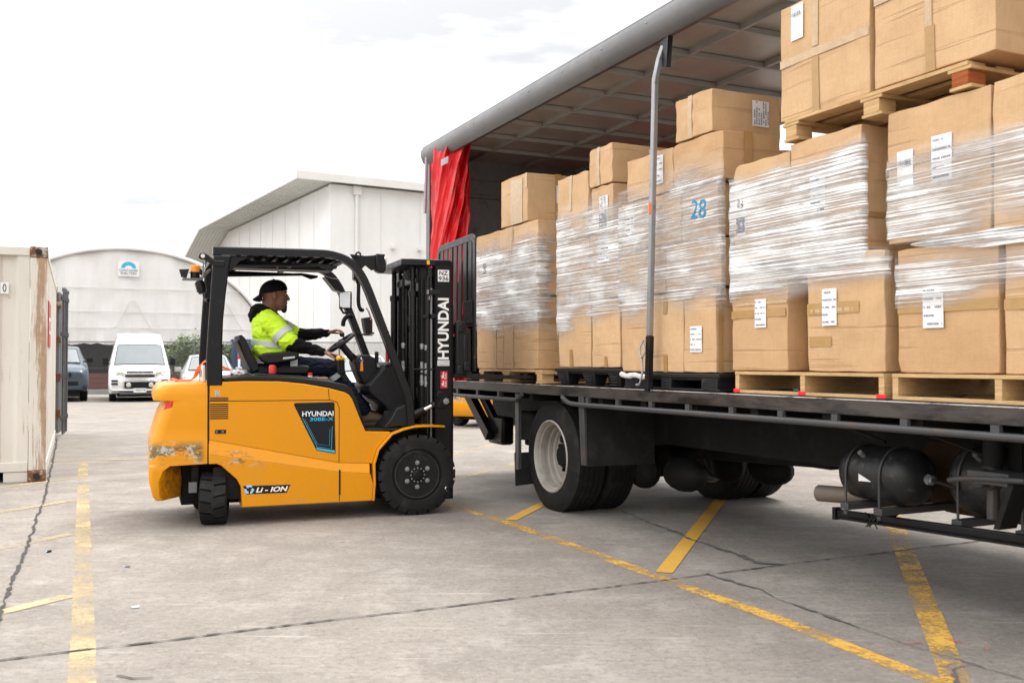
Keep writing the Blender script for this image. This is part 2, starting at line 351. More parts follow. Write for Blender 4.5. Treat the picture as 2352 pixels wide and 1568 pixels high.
# ------------------------------------------------------------------ mesh builder
ORG = {}
class MB:
    def __init__(s): s.v = []; s.f = []; s.mi = []; s.cur = 0
    def add(s, vs, fs):
        o = len(s.v); s.v += [Vector(x) for x in vs]
        for f in fs: s.f.append([i + o for i in f]); s.mi.append(s.cur)
        return s
    def box(s, x0, x1, y0, y1, z0, z1):
        v = [(x, y, z) for x in (x0, x1) for y in (y0, y1) for z in (z0, z1)]
        return s.add(v, [(0, 1, 3, 2), (4, 6, 7, 5), (0, 4, 5, 1), (2, 3, 7, 6), (0, 2, 6, 4), (1, 5, 7, 3)])
    def hexa(s, v): return s.add(v, [(0, 1, 2, 3), (7, 6, 5, 4), (0, 4, 5, 1), (1, 5, 6, 2), (2, 6, 7, 3), (3, 7, 4, 0)])
    def prism(s, pts, ax, a, b):
        def q(p, t): return {'y': (p[0], t, p[1]), 'x': (t, p[0], p[1]), 'z': (p[0], p[1], t)}[ax]
        n = len(pts); v = [q(p, a) for p in pts] + [q(p, b) for p in pts]
        return s.add(v, [tuple(range(n)), tuple(range(2 * n - 1, n - 1, -1))] + [(i, (i + 1) % n, n + (i + 1) % n, n + i) for i in range(n)])
    def tube(s, path, r, n=8, cap=True, sq=None):
        P = [Vector(p) for p in path]; m = len(P); rs = r if isinstance(r, (list, tuple)) else [r] * m
        up = None; vs = []
        for i, p in enumerate(P):
            d = (P[min(i + 1, m - 1)] - P[max(i - 1, 0)]).normalized()
            if up is None:
                up = Vector((0, 0, 1)) if abs(d.z) < .9 else Vector((0, 1, 0))
            a = d.cross(up)
            if a.length < 1e-4: a = d.orthogonal()
            a.normalize(); b = a.cross(d).normalized(); up = b
            for k in range(n):
                t = 2 * math.pi * (k + .5) / n
                if sq: vs.append(p + a * sq[0] * (1 if math.cos(t) > 0 else -1) + b * sq[1] * (1 if math.sin(t) > 0 else -1))
                else: vs.append(p + (a * math.cos(t) + b * math.sin(t)) * rs[i])
        fs = [(i * n + k, i * n + (k + 1) % n, (i + 1) * n + (k + 1) % n, (i + 1) * n + k) for i in range(m - 1) for k in range(n)]
        if cap: fs += [tuple(range(n - 1, -1, -1)), tuple(range((m - 1) * n, m * n))]
        return s.add(vs, fs)
    def bar(s, path, hw, hh): return s.tube(path, 1, 4, True, (hw, hh))
    def lathe(s, prof, c, axis, n=24, cap=True):
        """prof: list of (radius, offset along axis)"""
        ax = Vector(axis).normalized(); a = ax.orthogonal().normalized(); b = ax.cross(a); c = Vector(c); vs = []
        for r, h in prof:
            for k in range(n):
                t = 2 * math.pi * k / n; vs.append(c + ax * h + (a * math.cos(t) + b * math.sin(t)) * r)
        m = len(prof)
        fs = [(i * n + k, i * n + (k + 1) % n, (i + 1) * n + (k + 1) % n, (i + 1) * n + k) for i in range(m - 1) for k in range(n)]
        if cap: fs += [tuple(range(n - 1, -1, -1)), tuple(range((m - 1) * n, m * n))]
        return s.add(vs, fs)
    def cyl(s, p0, p1, r, n=14): return s.tube([p0, p1], r, n)
    def ell(s, c, r, n=14, m=9, rot=None):
        vs = []; c = Vector(c)
        for i in range(m + 1):
            ph = math.pi * (i / m * .998 + .001)
            for k in range(n):
                t = 2 * math.pi * k / n
                p = Vector((r[0] * math.sin(ph) * math.cos(t), r[1] * math.sin(ph) * math.sin(t), r[2] * math.cos(ph)))
                vs.append(c + (rot @ p if rot else p))
        fs = [(i * n + k, i * n + (k + 1) % n, (i + 1) * n + (k + 1) % n, (i + 1) * n + k) for i in range(m) for k in range(n)]
        fs += [tuple(range(n - 1, -1, -1)), tuple(range(m * n, (m + 1) * n))]
        return s.add(vs, fs)
    def caps(s, p0, p1, r0, r1, n=14):
        p0 = Vector(p0); p1 = Vector(p1); d = (p1 - p0); L = d.length; d.normalize(); prof = []
        for i in range(6): t = math.pi / 2 * i / 5; prof.append((max(r0 * math.sin(t), 1e-4), -r0 * math.cos(t)))
        for i in range(6): t = math.pi / 2 * i / 5; prof.append((max(r1 * math.cos(t), 1e-4), L + r1 * math.sin(t)))
        return s.lathe(prof, p0, d, n)
    def quad(s, a, b, c, d): return s.add([a, b, c, d], [(0, 1, 2, 3)])
    def grid(s, fn, nu, nv, close=False):
        vs = [fn(i / (nu - (0 if close else 1)), j / (nv - 1)) for j in range(nv) for i in range(nu)]
        fs = []
        for j in range(nv - 1):
            for i in range(nu if close else nu - 1):
                k = (i + 1) % nu; fs.append((j * nu + i, j * nu + k, (j + 1) * nu + k, (j + 1) * nu + i))
        return s.add(vs, fs)
    def split(s, name, mats, parent, bevel=0, **k):
        """one object per loose piece"""
        p = list(range(len(s.v)))
        def find(a):
            while p[a] != a: p[a] = p[p[a]]; a = p[a]
            return a
        for f in s.f:
            for i in f[1:]: p[find(i)] = find(f[0])
        G_ = {}
        for f in s.f: G_.setdefault(find(f[0]), []).append(f)
        o = None
        for fs in G_.values():
            b = MB(); ids = sorted({i for f in fs for i in f}); mp_ = {i: j for j, i in enumerate(ids)}
            b.add([s.v[i] for i in ids], [[mp_[i] for i in f] for f in fs]); o = b.build(name, mats, parent, bevel, **k)
        return o
    def build(s, name, mats, parent=None, bevel=0, smooth=True, ang=32, seg=2, fix=True, frame=None):
        me = bpy.data.meshes.new(name)
        off = ORG.get(parent.name) if parent else None
        if off is not None: vv = [tuple(x - off) for x in s.v]
        else: vv = [tuple(x) for x in s.v]
        me.from_pydata(vv, [], s.f)
        for m in (mats if isinstance(mats, (list, tuple)) else [mats]): me.materials.append(M[m] if isinstance(m, str) else m)
        for p, i in zip(me.polygons, s.mi): p.material_index = i
        if fix:
            bm = bmesh.new(); bm.from_mesh(me); bmesh.ops.recalc_face_normals(bm, faces=bm.faces); bm.to_mesh(me); bm.free()
        if smooth:
            me.polygons.foreach_set('use_smooth', [True] * len(me.polygons)); me.set_sharp_from_angle(angle=R(ang))
        o = bpy.data.objects.new(name, me); COL.objects.link(o)
        if parent:
            o.parent = parent; ORG[o.name] = off if off is not None else Vector()
        elif frame is not None: o.matrix_world = frame
        if bevel:
            b = o.modifiers.new('bevel', 'BEVEL'); b.width = bevel; b.segments = seg; b.limit_method = 'ANGLE'; b.angle_limit = R(30)
        return o
def tag(o, label, cat, group=None, kind=None):
    o['label'] = label; o['category'] = cat
    if group: o['group'] = group
    if kind: o['kind'] = kind
    return o
def struct(o): o['kind'] = 'structure'; return o
def thing(name, label, cat, frame, org=(0, 0, 0), group=None):
    o = bpy.data.objects.new(name, None); COL.objects.link(o); o.empty_display_size = .2
    o.matrix_world = frame @ Matrix.Translation(Vector(org)); ORG[o.name] = Vector(org)
    return tag(o, label, cat, group)
def copy_tree(o, parent=None):
    c = o.copy(); COL.objects.link(c)
    if parent: c.parent = parent
    for ch in list(o.children): copy_tree(ch, c)
    return c
def text_mb(s, size_or_box, origin, ux, uy, depth=.002, bold=0., shear=0., mb=None, condense=None):
    """lettering fitted to a box (width, height) laid on the plane origin + ux*u + uy*v"""
    cu = bpy.data.curves.new('lettering', 'FONT'); cu.body = s; cu.extrude = .01; cu.offset = bold; cu.shear = shear; cu.resolution_u = 4
    ob = bpy.data.objects.new('lettering', cu); COL.objects.link(ob)
    dg = bpy.context.evaluated_depsgraph_get(); me = bpy.data.meshes.new_from_object(ob.evaluated_get(dg))
    xs = [v.co.x for v in me.vertices]; ys = [v.co.y for v in me.vertices]
    x0, x1, y0, y1 = min(xs), max(xs), min(ys), max(ys)
    W, H = size_or_box; ux = Vector(ux).normalized(); uy = Vector(uy).normalized(); uz = ux.cross(uy); o = Vector(origin)
    vs = [o + ux * ((v.co.x - x0) / (x1 - x0) * W) + uy * ((v.co.y - y0) / (y1 - y0) * H) + uz * (v.co.z / .02 + .5) * depth for v in me.vertices]
    mb = mb or MB(); mb.add(vs, [tuple(p.vertices) for p in me.polygons])
    bpy.data.objects.remove(ob); bpy.data.curves.remove(cu); bpy.data.meshes.remove(me)
    return mb
def frame_at(x, y, deg): return Matrix.Translation((x, y, 0)) @ Matrix.Rotation(R(deg), 4, 'Z')
def lerp(a, b, t): return a + (b - a) * t
def smoothpath(pts, n=6):
    """Catmull-Rom through the points"""
    P = [Vector(p) for p in pts]; out_ = []
    for i in range(len(P) - 1):
        a, b, c, d = P[max(i - 1, 0)], P[i], P[i + 1], P[min(i + 2, len(P) - 1)]
        for k in range(n):
            t = k / n
            out_.append(.5 * ((2 * b) + (c - a) * t + (2 * a - 5 * b + 4 * c - d) * t * t + (3 * b - a - 3 * c + d) * t ** 3))
    out_.append(P[-1]); return out_

TRUCK = frame_at(.285, 8.08, 25.2 - 90)     # x along the truck towards its front, y across it, z up
FORK = frame_at(-.995, 8.53, 21)            # x forwards, y to its left, origin under the front axle

# ================================================================== SETTING
g = MB(); g.quad((-300, -120, 0), (300, -120, 0), (300, 480, 0), (-300, 480, 0))
struct(g.build('yard_ground', 'concrete', smooth=False))

def ribbon(name, pts, wd, m, z, jag=0., seg=.12):
    P = [Vector((p[0], p[1], 0)) for p in pts]; Q = []
    ws = wd if isinstance(wd, list) else [wd] * len(P)
    W = []
    for i in range(len(P) - 1):
        n = max(1, int((P[i + 1] - P[i]).length / seg)) if jag else 1
        for k in range(n): Q.append(P[i].lerp(P[i + 1], k / n)); W.append(lerp(ws[i], ws[i + 1], k / n))
    Q.append(P[-1]); W.append(ws[-1]); b = MB(); v = []; drift = 0
    for i, p in enumerate(Q):
        d = (Q[min(i + 1, len(Q) - 1)] - Q[max(i - 1, 0)]).normalized(); nrm = Vector((-d.y, d.x, 0))
        drift = drift * .8 + rnd.uniform(-1, 1) * jag
        w = W[i] * (1 + (rnd.uniform(-.85, .5) if jag else 0)) * (.75 if jag else 1)
        c = p + nrm * drift
        v += [(c + nrm * w / 2) + Vector((0, 0, z)), (c - nrm * w / 2) + Vector((0, 0, z))]
    b.add(v, [(2 * i, 2 * i + 1, 2 * i + 3, 2 * i + 2) for i in range(len(Q) - 1)])
    return struct(b.build(name, m, smooth=False))
ribbon('yellow_line', [(-1.6, 10.6), (-.53, 8.52), (-.06, 7.66), (.46, 6.57), (.84, 5.74), (1.33, 4.73), (1.66, 3.89), (2.1, 2.9)], .098, 'line', .002)
ribbon('yellow_line', [(-.012, 7.72), (.25, 8.52), (.62, 9.65)], .10, 'line_good', .004)
ribbon('yellow_line', [(.915, 5.80), (1.81, 8.52), (2.1, 9.4)], .105, 'line_good', .004)
ribbon('yellow_line', [(3.5, 8.9), (2.99, 7.5), (2.66, 6.54), (2.13, 4.94), (1.76, 3.82), (1.4, 2.8)], [.14, .14, .13, .125, .11, .11], 'line', .004)
ribbon('yellow_line', [(-5.51, 12.34), (-3.39, 7.6), (-2.41, 5.41), (-1.9, 4.27), (-1.3, 2.9)], .105, 'line_pale', .002)
for a, b in (((-2.62, 4.83), (-2.405, 5.22)), ((-3.7, 5.99), (-3.25, 7.1)), ((-4.7, 7.26), (-4.03, 8.8)), ((-5.5, 9.0), (-4.79, 10.5)), ((-5.95, 12.0), (-5.6, 12.42)), ((-5.45, 12.42), (-4.2, 12.7))):
    ribbon('yellow_line', [a, b], .095, 'line_pale', .004)
for a, b in (((-10.6, 22.94), (-7.5, 22.4)), ((-11.34, 24.55), (-8, 23.9)), ((-.95, 9.5), (.4, 12.9)), ((-1.05, 12.4), (.3, 16.6))):
    ribbon('yellow_line', [a, b], .10, 'line_pale', .002)
ribbon('red_mark', [(1.62, 4.28), (1.74, 4.32), (1.92, 4.38)], .012, 'red_mark', .006, .004)
ribbon('red_mark', [(1.50, 4.30), (1.56, 4.22), (1.63, 4.12)], .03, 'red_mark', .006, .006)
ribbon('red_mark', [(1.99, 4.42), (2.03, 4.33), (2.10, 4.25)], .04, 'red_mark', .006, .006)
CR = [([(-3.6, 3.3), (-2.18, 4.1), (-1.94, 4.22), (-1.6, 4.37), (-1.28, 4.54), (-.83, 4.76), (-.35, 4.98), (.03, 5.17), (.98, 5.64), (1.25, 5.79), (1.68, 6.01), (2.22, 6.27), (3.34, 6.83), (3.73, 7.0), (6, 8.2)], .021, .0022),
      ([(.92, 8.32), (1.06, 7.71), (1.17, 7.31), (1.31, 6.83), (1.47, 6.42), (1.55, 6.09), (1.7, 6.01)], [.012, .02, .05, .03, .05, .06, .02], .012),
      ([(1.17, 5.77), (1.3, 5.5), (1.38, 5.39), (1.44, 5.12), (1.56, 4.84), (1.69, 4.54), (1.85, 4.21), (1.93, 4.05), (2.04, 3.84)], [.04, .05, .012, .01, .035, .008, .008, .012, .012], .009),
      ([(1.93, 4.05), (1.83, 4.0), (1.78, 3.9), (1.74, 3.78)], [.01, .02, .035, .02], .009),
      ([(-7.49, 15.82), (-5.62, 11.72), (-4.55, 9.38), (-3.77, 7.6), (-3.24, 6.39), (-2.89, 5.57), (-2.54, 4.77), (-2.1, 3.7)], .028, .006),
      ([(-4.83, 9.94), (-4.56, 10.08), (-4.26, 10.27), (-3.85, 10.5), (-2.9, 11)], .012, .004), ([(-4.6, 7.5), (-4.13, 7.75), (-3.66, 8.04), (-3.04, 8.3), (-2, 8.8)], .008, .003),
      ([(-3.14, 7.0), (-2.93, 7.07), (-2.68, 7.18)], .008, .004), ([(-.57, 9.53), (-.2, 9.7), (.11, 9.8), (1.4, 10.3)], .010, .004), ([(-1.6, 3.9), (-1.52, 3.86), (-1.44, 3.87)], .014, .004)]
for p, wd, j in CR: ribbon('concrete_crack', p, wd, 'crack' if isinstance(wd, list) else 'joint', .006, j, .035)

# loose scraps on the yard
def scrap(x, y, dx, dy, dz, rot, m, label, cat='scrap'):
    t = thing('scrap', label, cat, frame_at(x, y, rot))
    b = MB(); b.tube([(-dx / 2, 0, dy / 2), (dx / 2, 0, dy / 2 + .002)], dy / 2, 8); b.build('wrapper', m, t)
    b = MB(); b.tube([(-dx / 2 - .006, 0, dy / 2), (-dx / 2, 0, dy / 2)], dy / 2 * .85, 8); b.build('end', 'txt_sky', t)
scrap(-1.94, 4.97, .032, .013, .01, 10, 'white_plastic', 'pale crumpled wrapper on the concrete, lowest of the scraps near the faded line')
scrap(-3.09, 6.42, .03, .016, .02, 50, 'plastic', 'tiny dark scrap left of the wide faded line on the concrete')
scrap(-2.38, 5.96, .03, .009, .01, -8, 'steel_grey', 'small grey scrap on the concrete right of the wide faded line')

# ------------------------------------------------------------------ shipping container
def container():
    F = frame_at(-4.97, 10.23, 24.5)
    t = thing('shipping_container', 'cream shipping container with rusty corner posts at the left edge of the yard', 'shipping container', F)
    W, Lc, H = 2.44, 6.06, 2.5
    b = MB()
    for x0, x1 in ((-.165, 0), (-W, -W + .165)): b.box(x0, x1, 0, .12, .12, H - .12)
    b.split('corner_post', 'container', t, .008)
    b = MB()
    for x0, x1 in ((-.17, .004), (-W - .004, -W + .17)):
        for y0, y1 in ((-.006, .18), (Lc - .18, Lc)):
            b.box(x0, x1, y0, y1, 0, .118); b.box(x0, x1, y0, y1, H - .118, H)
    b.split('corner_casting', 'rust', t, .01)
    b = MB()
    for z in (.06, H - .06): b.lathe([(.034, 0), (.034, .01)], (-.085, -.0085, z), (0, -1, 0), 16)
    b.split('casting_hole', 'dark_in', t)
    b = MB(); b.box(-W + .17, -.17, .02, .10, H - .10, H - .008); b.box(-W + .17, -.17, .02, .10, .11, .21)
    b.box(-.07, -.005, .18, Lc - .18, H - .08, H - .008); b.box(-.07, -.005, .18, Lc - .18, .02, .17)
    b.box(-W + .17, -W + .55, .02, .10, .0, .108); b.box(-.40, -.17, .03, .10, .0, .108)
    b.build('rail', 'container', t, .006)
    # corrugated end wall, shallow wide ribs
    def corr(a0, a1, pitch, dep, fn, z0, z1, mb):
        n = int(abs(a1 - a0) / pitch); pr = []
        for i in range(n):
            a = a0 + (a1 - a0) * i / n; d = (a1 - a0) / n
            pr += [(a, 0), (a + d * .36, 0), (a + d * .5, dep), (a + d * .86, dep)]
        pr.append((a1, 0)); v = []
        for p, q in pr: v += [fn(p, q, z0), fn(p, q, z1)]
        mb.add(v, [(2 * i, 2 * i + 1, 2 * i + 3, 2 * i + 2) for i in range(len(pr) - 1)])
    b = MB(); corr(-.17, -W + .17, .29, .045, lambda p, q, z: (p, .035 + q, z), .20, H - .09, b); b.build('end_wall', 'container', t, smooth=False)
    b = MB(); corr(.13, Lc - .13, .27, .032, lambda p, q, z: (-.012 - q, p, z), .16, H - .07, b); b.build('side_wall', 'container', t, smooth=False)
    b = MB(); corr(.13, Lc - .13, .27, .032, lambda p, q, z: (-W + .012 + q, p, z), .16, H - .07, b); b.build('side_wall', 'container', t, smooth=False)
    b = MB(); b.box(-W + .02, -.02, .1, Lc - .1, H - .03, H - .012); b.build('roof', 'container', t)
    b = MB(); b.box(-W + .03, -.03, .1, Lc - .1, .10, .16); b.build('floor', 'chassis', t)
    # number and red marking
    b = MB(); b.box(-.445, -.368, .030, .0345, 1.99, 2.11); b.build('number_plate', 'white_plastic', t)
    text_mb('0', (.036, .085), (-.425, .0295, 2.008), (1, 0, 0), (0, 0, 1), .002).build('lettering', 'txt_black', t, smooth=False)
    b = MB(); b.box(-.0095, -.004, .9, 1.9, 1.45, 1.98); b.build('red_marking', 'txt_red', t)
    text_mb('CS', (.7, .2), (-.003, 1.05, 1.6), (0, 1, 0), (0, 0, 1), .002).build('lettering', 'txt_white', t, smooth=False)
    # door swung open at the far end
    d = MB(); d.hexa([(-.02, Lc, .1), (.035, Lc + .01, .1), (.13, Lc + 1.18, .1), (.075, Lc + 1.18, .1), (-.02, Lc, H - .08), (.035, Lc + .01, H - .08), (.13, Lc + 1.18, H - .08), (.075, Lc + 1.18, H - .08)])
    dr = d.build('door', 'steel_grey', t, .006)
    for q in (.25, .5, .85):
        x = .035 + .08 * q + .04
        b = MB(); b.tube([(x, Lc + 1.18 * q, .06), (x, Lc + 1.18 * q, H - .02)], .019, 8)
        for z in (.3, 1.0, 1.7, 2.3): b.box(x - .035, x + .03, Lc + 1.18 * q - .05, Lc + 1.18 * q + .05, z, z + .07)
        b.box(x - .03, x + .03, Lc + 1.18 * q - .03, Lc + 1.18 * q + .03, H - .05, H + .01)
        b.build('lock_rod', 'steel_grey', dr)
    b = MB()
    for z in (.35, .95, 1.55, 2.15): b.box(-.01, .06, Lc - .02, Lc + .06, z, z + .14)
    b.split('hinge', 'rust', dr, .004)
    b = MB(); b.box(.075, .135, Lc + 1.18, Lc + 1.2, .1, H - .08); b.build('gasket', 'rubber', dr)
container()

# ------------------------------------------------------------------ shelter and warehouse
def shelter():
    F = frame_at(-18.1, 45, 25)
    t = thing('arched_shelter', 'white fabric shelter with a rounded arch roof behind the parked vehicles', 'shelter', F)
    a, hb, z0, dep = 6.3, 4.4, 2.1, 13
    def arc(k, r=1.): th = math.pi * k; return (-a * r * math.cos(th), z0 + hb * r * math.sin(th))
    n = 36
    b = MB()   # end curtain with slack folds
    def fn(u, v):
        x, zt = arc(u); zb = z0 + .04 * math.sin(9 * x) + .03 * math.sin(3.1 * x); z = lerp(zb, zt, v)
        low = max(0, 1 - (z - z0) / 1.5)
        return (x, .06 * math.sin(3 * x + z) + low * .09 * math.sin(7 * x + 1.3 * math.sin(2 * z)) , z)
    b.grid(fn, 70, 16); b.build('end_curtain', 'shelter', t)
    b = MB(); b.grid(lambda u, v: (arc(u, 1.03)[0], -.10 + v * dep, arc(u, 1.03)[1]), n, 8); b.build('roof', 'shelter', t)
    b = MB(); b.tube([(arc(i / n, 1.02)[0], -.12, arc(i / n, 1.02)[1]) for i in range(n + 1)], .09, 8); b.build('edge_hoop', 'fascia', t)
    b = MB(); b.grid(lambda u, v: (arc(u)[0], dep - .3, lerp(z0 - 2.1, arc(u)[1], v)), n, 4); b.build('back_curtain', 'dark_in', t)
    for s in (-1, 1):
        b = MB(); b.box(s * 6.4 - 1.1, s * 6.4 + 1.1, .1, dep - .4, 0, 2.15); b.build('base_container', 'tarp' if s > 0 else 'steel_grey', t, .03)
    b = MB()
    for z in (z0 + .75, z0 + 1.5, z0 + 2.6):
        k = math.asin(min(1, (z - z0) / hb)) / math.pi; x = a * math.cos(math.pi * k)
        b.tube([(-x, -.12, z), (x, -.12, z)], .018, 6)
    b.build('seam', 'fascia', t)
    b = MB()
    for x in (-3, 3.1): b.tube([(x, -.12, z0 + .1), (x, -.12, z0 + hb * math.sqrt(1 - (x / a) ** 2) - .1)], .018, 6)
    for x in (.2, 4.4): b.tube([(x - .75, -.14, z0 + .75), (x - .1, -.16, z0 + 2.0), (x + .15, -.16, z0 + 2.0), (x + .85, -.14, z0 + .75)], .022, 6)
    b.build('fold', 'fascia', t)
    # logo panel
    lb = MB(); lb.box(-.42, .50, -.205, -.19, 5.28, 5.98); lg = lb.build('sign', 'white_paint', t)
    b = MB(); pts = [(.04 - .33 * math.cos(math.pi * i / 12), 5.66 + .30 * math.sin(math.pi * i / 12)) for i in range(13)]
    pin = [(.04 - .17 * math.cos(math.pi * i / 12), 5.66 + .13 * math.sin(math.pi * i / 12)) for i in range(13)]
    v = [(x, -.212, z) for x, z in pts] + [(x, -.212, z) for x, z in pin]
    b.add(v, [(i, i + 1, 14 + i, 13 + i) for i in range(12)]); b.build('emblem', 'txt_blue', lg, smooth=False)
    tb = text_mb('CONTAINER', (.82, .11), (-.37, -.21, 5.50), (1, 0, 0), (0, 0, 1), .004); text_mb('SHELTERS', (.70, .11), (-.31, -.21, 5.36), (1, 0, 0), (0, 0, 1), .004, mb=tb)
    tb.build('lettering', 'steel_grey', lg, smooth=False)
shelter()

def warehouse():
    F = frame_at(-11.43, 60, 31)
    t = thing('warehouse', 'big white warehouse with deep overhanging grey roof edge', 'building', F)
    prof = [(-.6, 12.75), (24.5, 12.6), (32, 10.1), (46, 5.3)]
    b = MB(); b.box(0, 42, 0, .3, 0, 12.45); b.build('side_wall', 'warehouse', t)
    b = MB(); b.prism([(0.3, 0), (0.3, 12.4), (24.5, 12.3), (32, 9.8), (45, 5.4), (45, 0)], 'x', .01, .3); b.build('end_wall', 'warehouse', t, smooth=False)
    v = []
    b = MB()
    for i in range(3):
        (y0, z0), (y1, z1) = prof[i], prof[i + 1]
        b.hexa([(-2.3, y0, z0 - .12), (42, y0, z0 - .12), (42, y1, z1 - .12), (-2.3, y1, z1 - .12), (-2.3, y0, z0 + .05), (42, y0, z0 + .05), (42, y1, z1 + .05), (-2.3, y1, z1 + .05)])
    b.build('roof', 'soffit', t, smooth=False)
    b = MB()   # sheet ribs showing under the overhang
    for i in range(3):
        (y0, z0), (y1, z1) = prof[i], prof[i + 1]
        for k in range(9):
            x = -2.2 + k * .27
            b.hexa([(x, y0, z0 - .19), (x + .1, y0, z0 - .19), (x + .1, y1, z1 - .19), (x, y1, z1 - .19), (x, y0, z0 - .12), (x + .1, y0, z0 - .12), (x + .1, y1, z1 - .12), (x, y1, z1 - .12)])
    b.build('roof_rib', 'soffit', t, smooth=False)
    b = MB()
    for i in range(3):
        (y0, z0), (y1, z1) = prof[i], prof[i + 1]
        b.hexa([(-2.42, y0, z0 - .28), (-2.3, y0, z0 - .28), (-2.3, y1, z1 - .28), (-2.42, y1, z1 - .28), (-2.42, y0, z0 + .22), (-2.3, y0, z0 + .22), (-2.3, y1, z1 + .22), (-2.42, y1, z1 + .22)])
    b.box(-2.42, 42, -.72, -.6, 12.47, 12.97); b.build('fascia', 'fascia', t, smooth=False)
    b = MB(); b.tube([(1.75, -.12, 0), (1.75, -.12, 12.0)], .12, 8); b.box(1.5, 2.0, -.3, -.02, 11.9, 12.42); b.build('downpipe', 'fascia', t)
    b = MB()
    for x in (3.4, 6.2, 9.0): b.box(x, x + .04, -.03, .0, 0, 12.4)
    for y in range(1, 15): b.box(-.02, .01, y * 3, y * 3 + .05, 0, 12.2 if y < 8 else 12.2 - (y - 8) * 1.05 - .6)
    b.build('panel_joint', 'fascia', t, smooth=False)
    lv = MB(); lv.box(4.9, 6.6, -.08, 0, 1.2, 3.0); lo = lv.build('louvre', 'steel_grey', t)
    b = MB()
    for k in range(11): b.hexa([(4.95, -.16, 1.25 + k * .155), (6.55, -.16, 1.25 + k * .155), (6.55, -.09, 1.33 + k * .155), (4.95, -.09, 1.33 + k * .155), (4.95, -.16, 1.27 + k * .155), (6.55, -.16, 1.27 + k * .155), (6.55, -.09, 1.35 + k * .155), (4.95, -.09, 1.35 + k * .155)])
    b.build('slat', 'steel_grey', lo, smooth=False)
    b = MB()
    for x in (4.1, 6.0): b.box(x, x + .3, -.35, 0, 8.6, 8.8)
    b.split('wall_lamp', 'fascia', t)
warehouse()

# ------------------------------------------------------------------ fence, boards, bush, shelter contents
def fence():
    F = frame_at(-16.75, 37.8, 8)
    t = thing('chain_link_fence', 'chain-link fence on posts behind the parked vehicles', 'fence', F, (6, 0, 0))
    x0, x1, h, p = -4.5, 15.5, 2.05, .085
    b = MB(); r = .005; n = int((x1 - x0 + h) / p)
    for s in (1, -1):
        for i in range(n):
            a = x0 - h + i * p if s > 0 else x0 + i * p
            pa, pb = (a, 0.02), (a + s * h, h)
            (xa, za), (xb, zb) = pa, pb
            def clip(xa, za, xb, zb, X, lo):
                if (xa < X) == lo and (xb < X) == lo: return None
                if (xa < X) == lo: k = (X - xa) / (xb - xa); xa, za = X, za + (zb - za) * k
                elif (xb < X) == lo: k = (X - xa) / (xb - xa); xb, zb = X, za + (zb - za) * k
                return xa, za, xb, zb
            q = clip(xa, za, xb, zb, x0, True)
            q = q and clip(*q, x1, False)
            if q and abs(q[1] - q[3]) > .01: b.tube([(q[0], s * .004, q[1]), (q[2], s * .004, q[3])], r, 3, False)
    b.build('mesh', 'wire', t, smooth=False, fix=False)
    for i in range(8):
        b = MB(); x = x0 + i * (x1 - x0) / 7; b.tube([(x, 0, 0), (x, 0, h + .12)], .035, 10); b.ell((x, 0, h + .12), (.04, .04, .03)); b.build('post', 'steel_grey', t)
    b = MB()
    for z in (.05, h * .5, h + .02): b.tube([(x0, 0, z), (x1, 0, z)], .022 if z > 1.5 else .006, 6)
    b.build('rail', 'steel_grey', t)
    b = MB(); b.box(x0, x1, -.09, .09, 0, .18); b.build('kerb', 'tarp', t, .01)
fence()
F2 = frame_at(-16.9, 38.9, 8)
t = thing('board_barrier', 'low dark red board barrier behind the chain-link fence', 'barrier', F2, (5, 0, 0))
for k in range(6):
    b = MB(); x = -4 + k * 3.1; h = .82 if k < 4 else 1.25
    for j in range(int(h / .2)): b.box(x, x + 3.05, 0, .04, .02 + j * .2, .2 + j * .2)
    b.build('board', 'brick', t, .006)
    b = MB(); b.box(x, x + .09, .04, .13, 0, h + .05); b.build('post', 'brick', t)
def crate(name, label, cat, x, y, rot, w_, d_, h_, m, m2):
    t = thing(name, label, cat, frame_at(x, y, rot)); b = MB(); b.box(-w_ / 2, w_ / 2, -d_ / 2, d_ / 2, .12, h_); b.build('body', m, t, .03)
    b = MB()
    for s in (-.4, .4): b.box(s * w_ - .08, s * w_ + .08, -d_ / 2, d_ / 2, 0, .12)
    b.split('skid', 'wood', t)
    b = MB(); b.box(-w_ / 2 - .03, w_ / 2 + .03, -d_ / 2 - .03, d_ / 2 + .03, h_ - .1, h_ + .03)
    for s in (-.3, .3): b.box(s * w_ - .04, s * w_ + .04, -d_ / 2 - .012, d_ / 2 + .012, .14, h_)
    b.build('cover', m2, t, .02)
crate('covered_stack', 'grey tarpaulin covered stack inside the dark shelter behind the fence', 'stack', -14.3, 41.5, 20, 1.3, 1.2, 1.75, 'tarp', 'fascia')
crate('crate', 'tall dark crate inside the shelter behind the white van', 'crate', -12.2, 43.5, 20, 1.6, 1.2, 2.0, 'chassis', 'steel_grey')

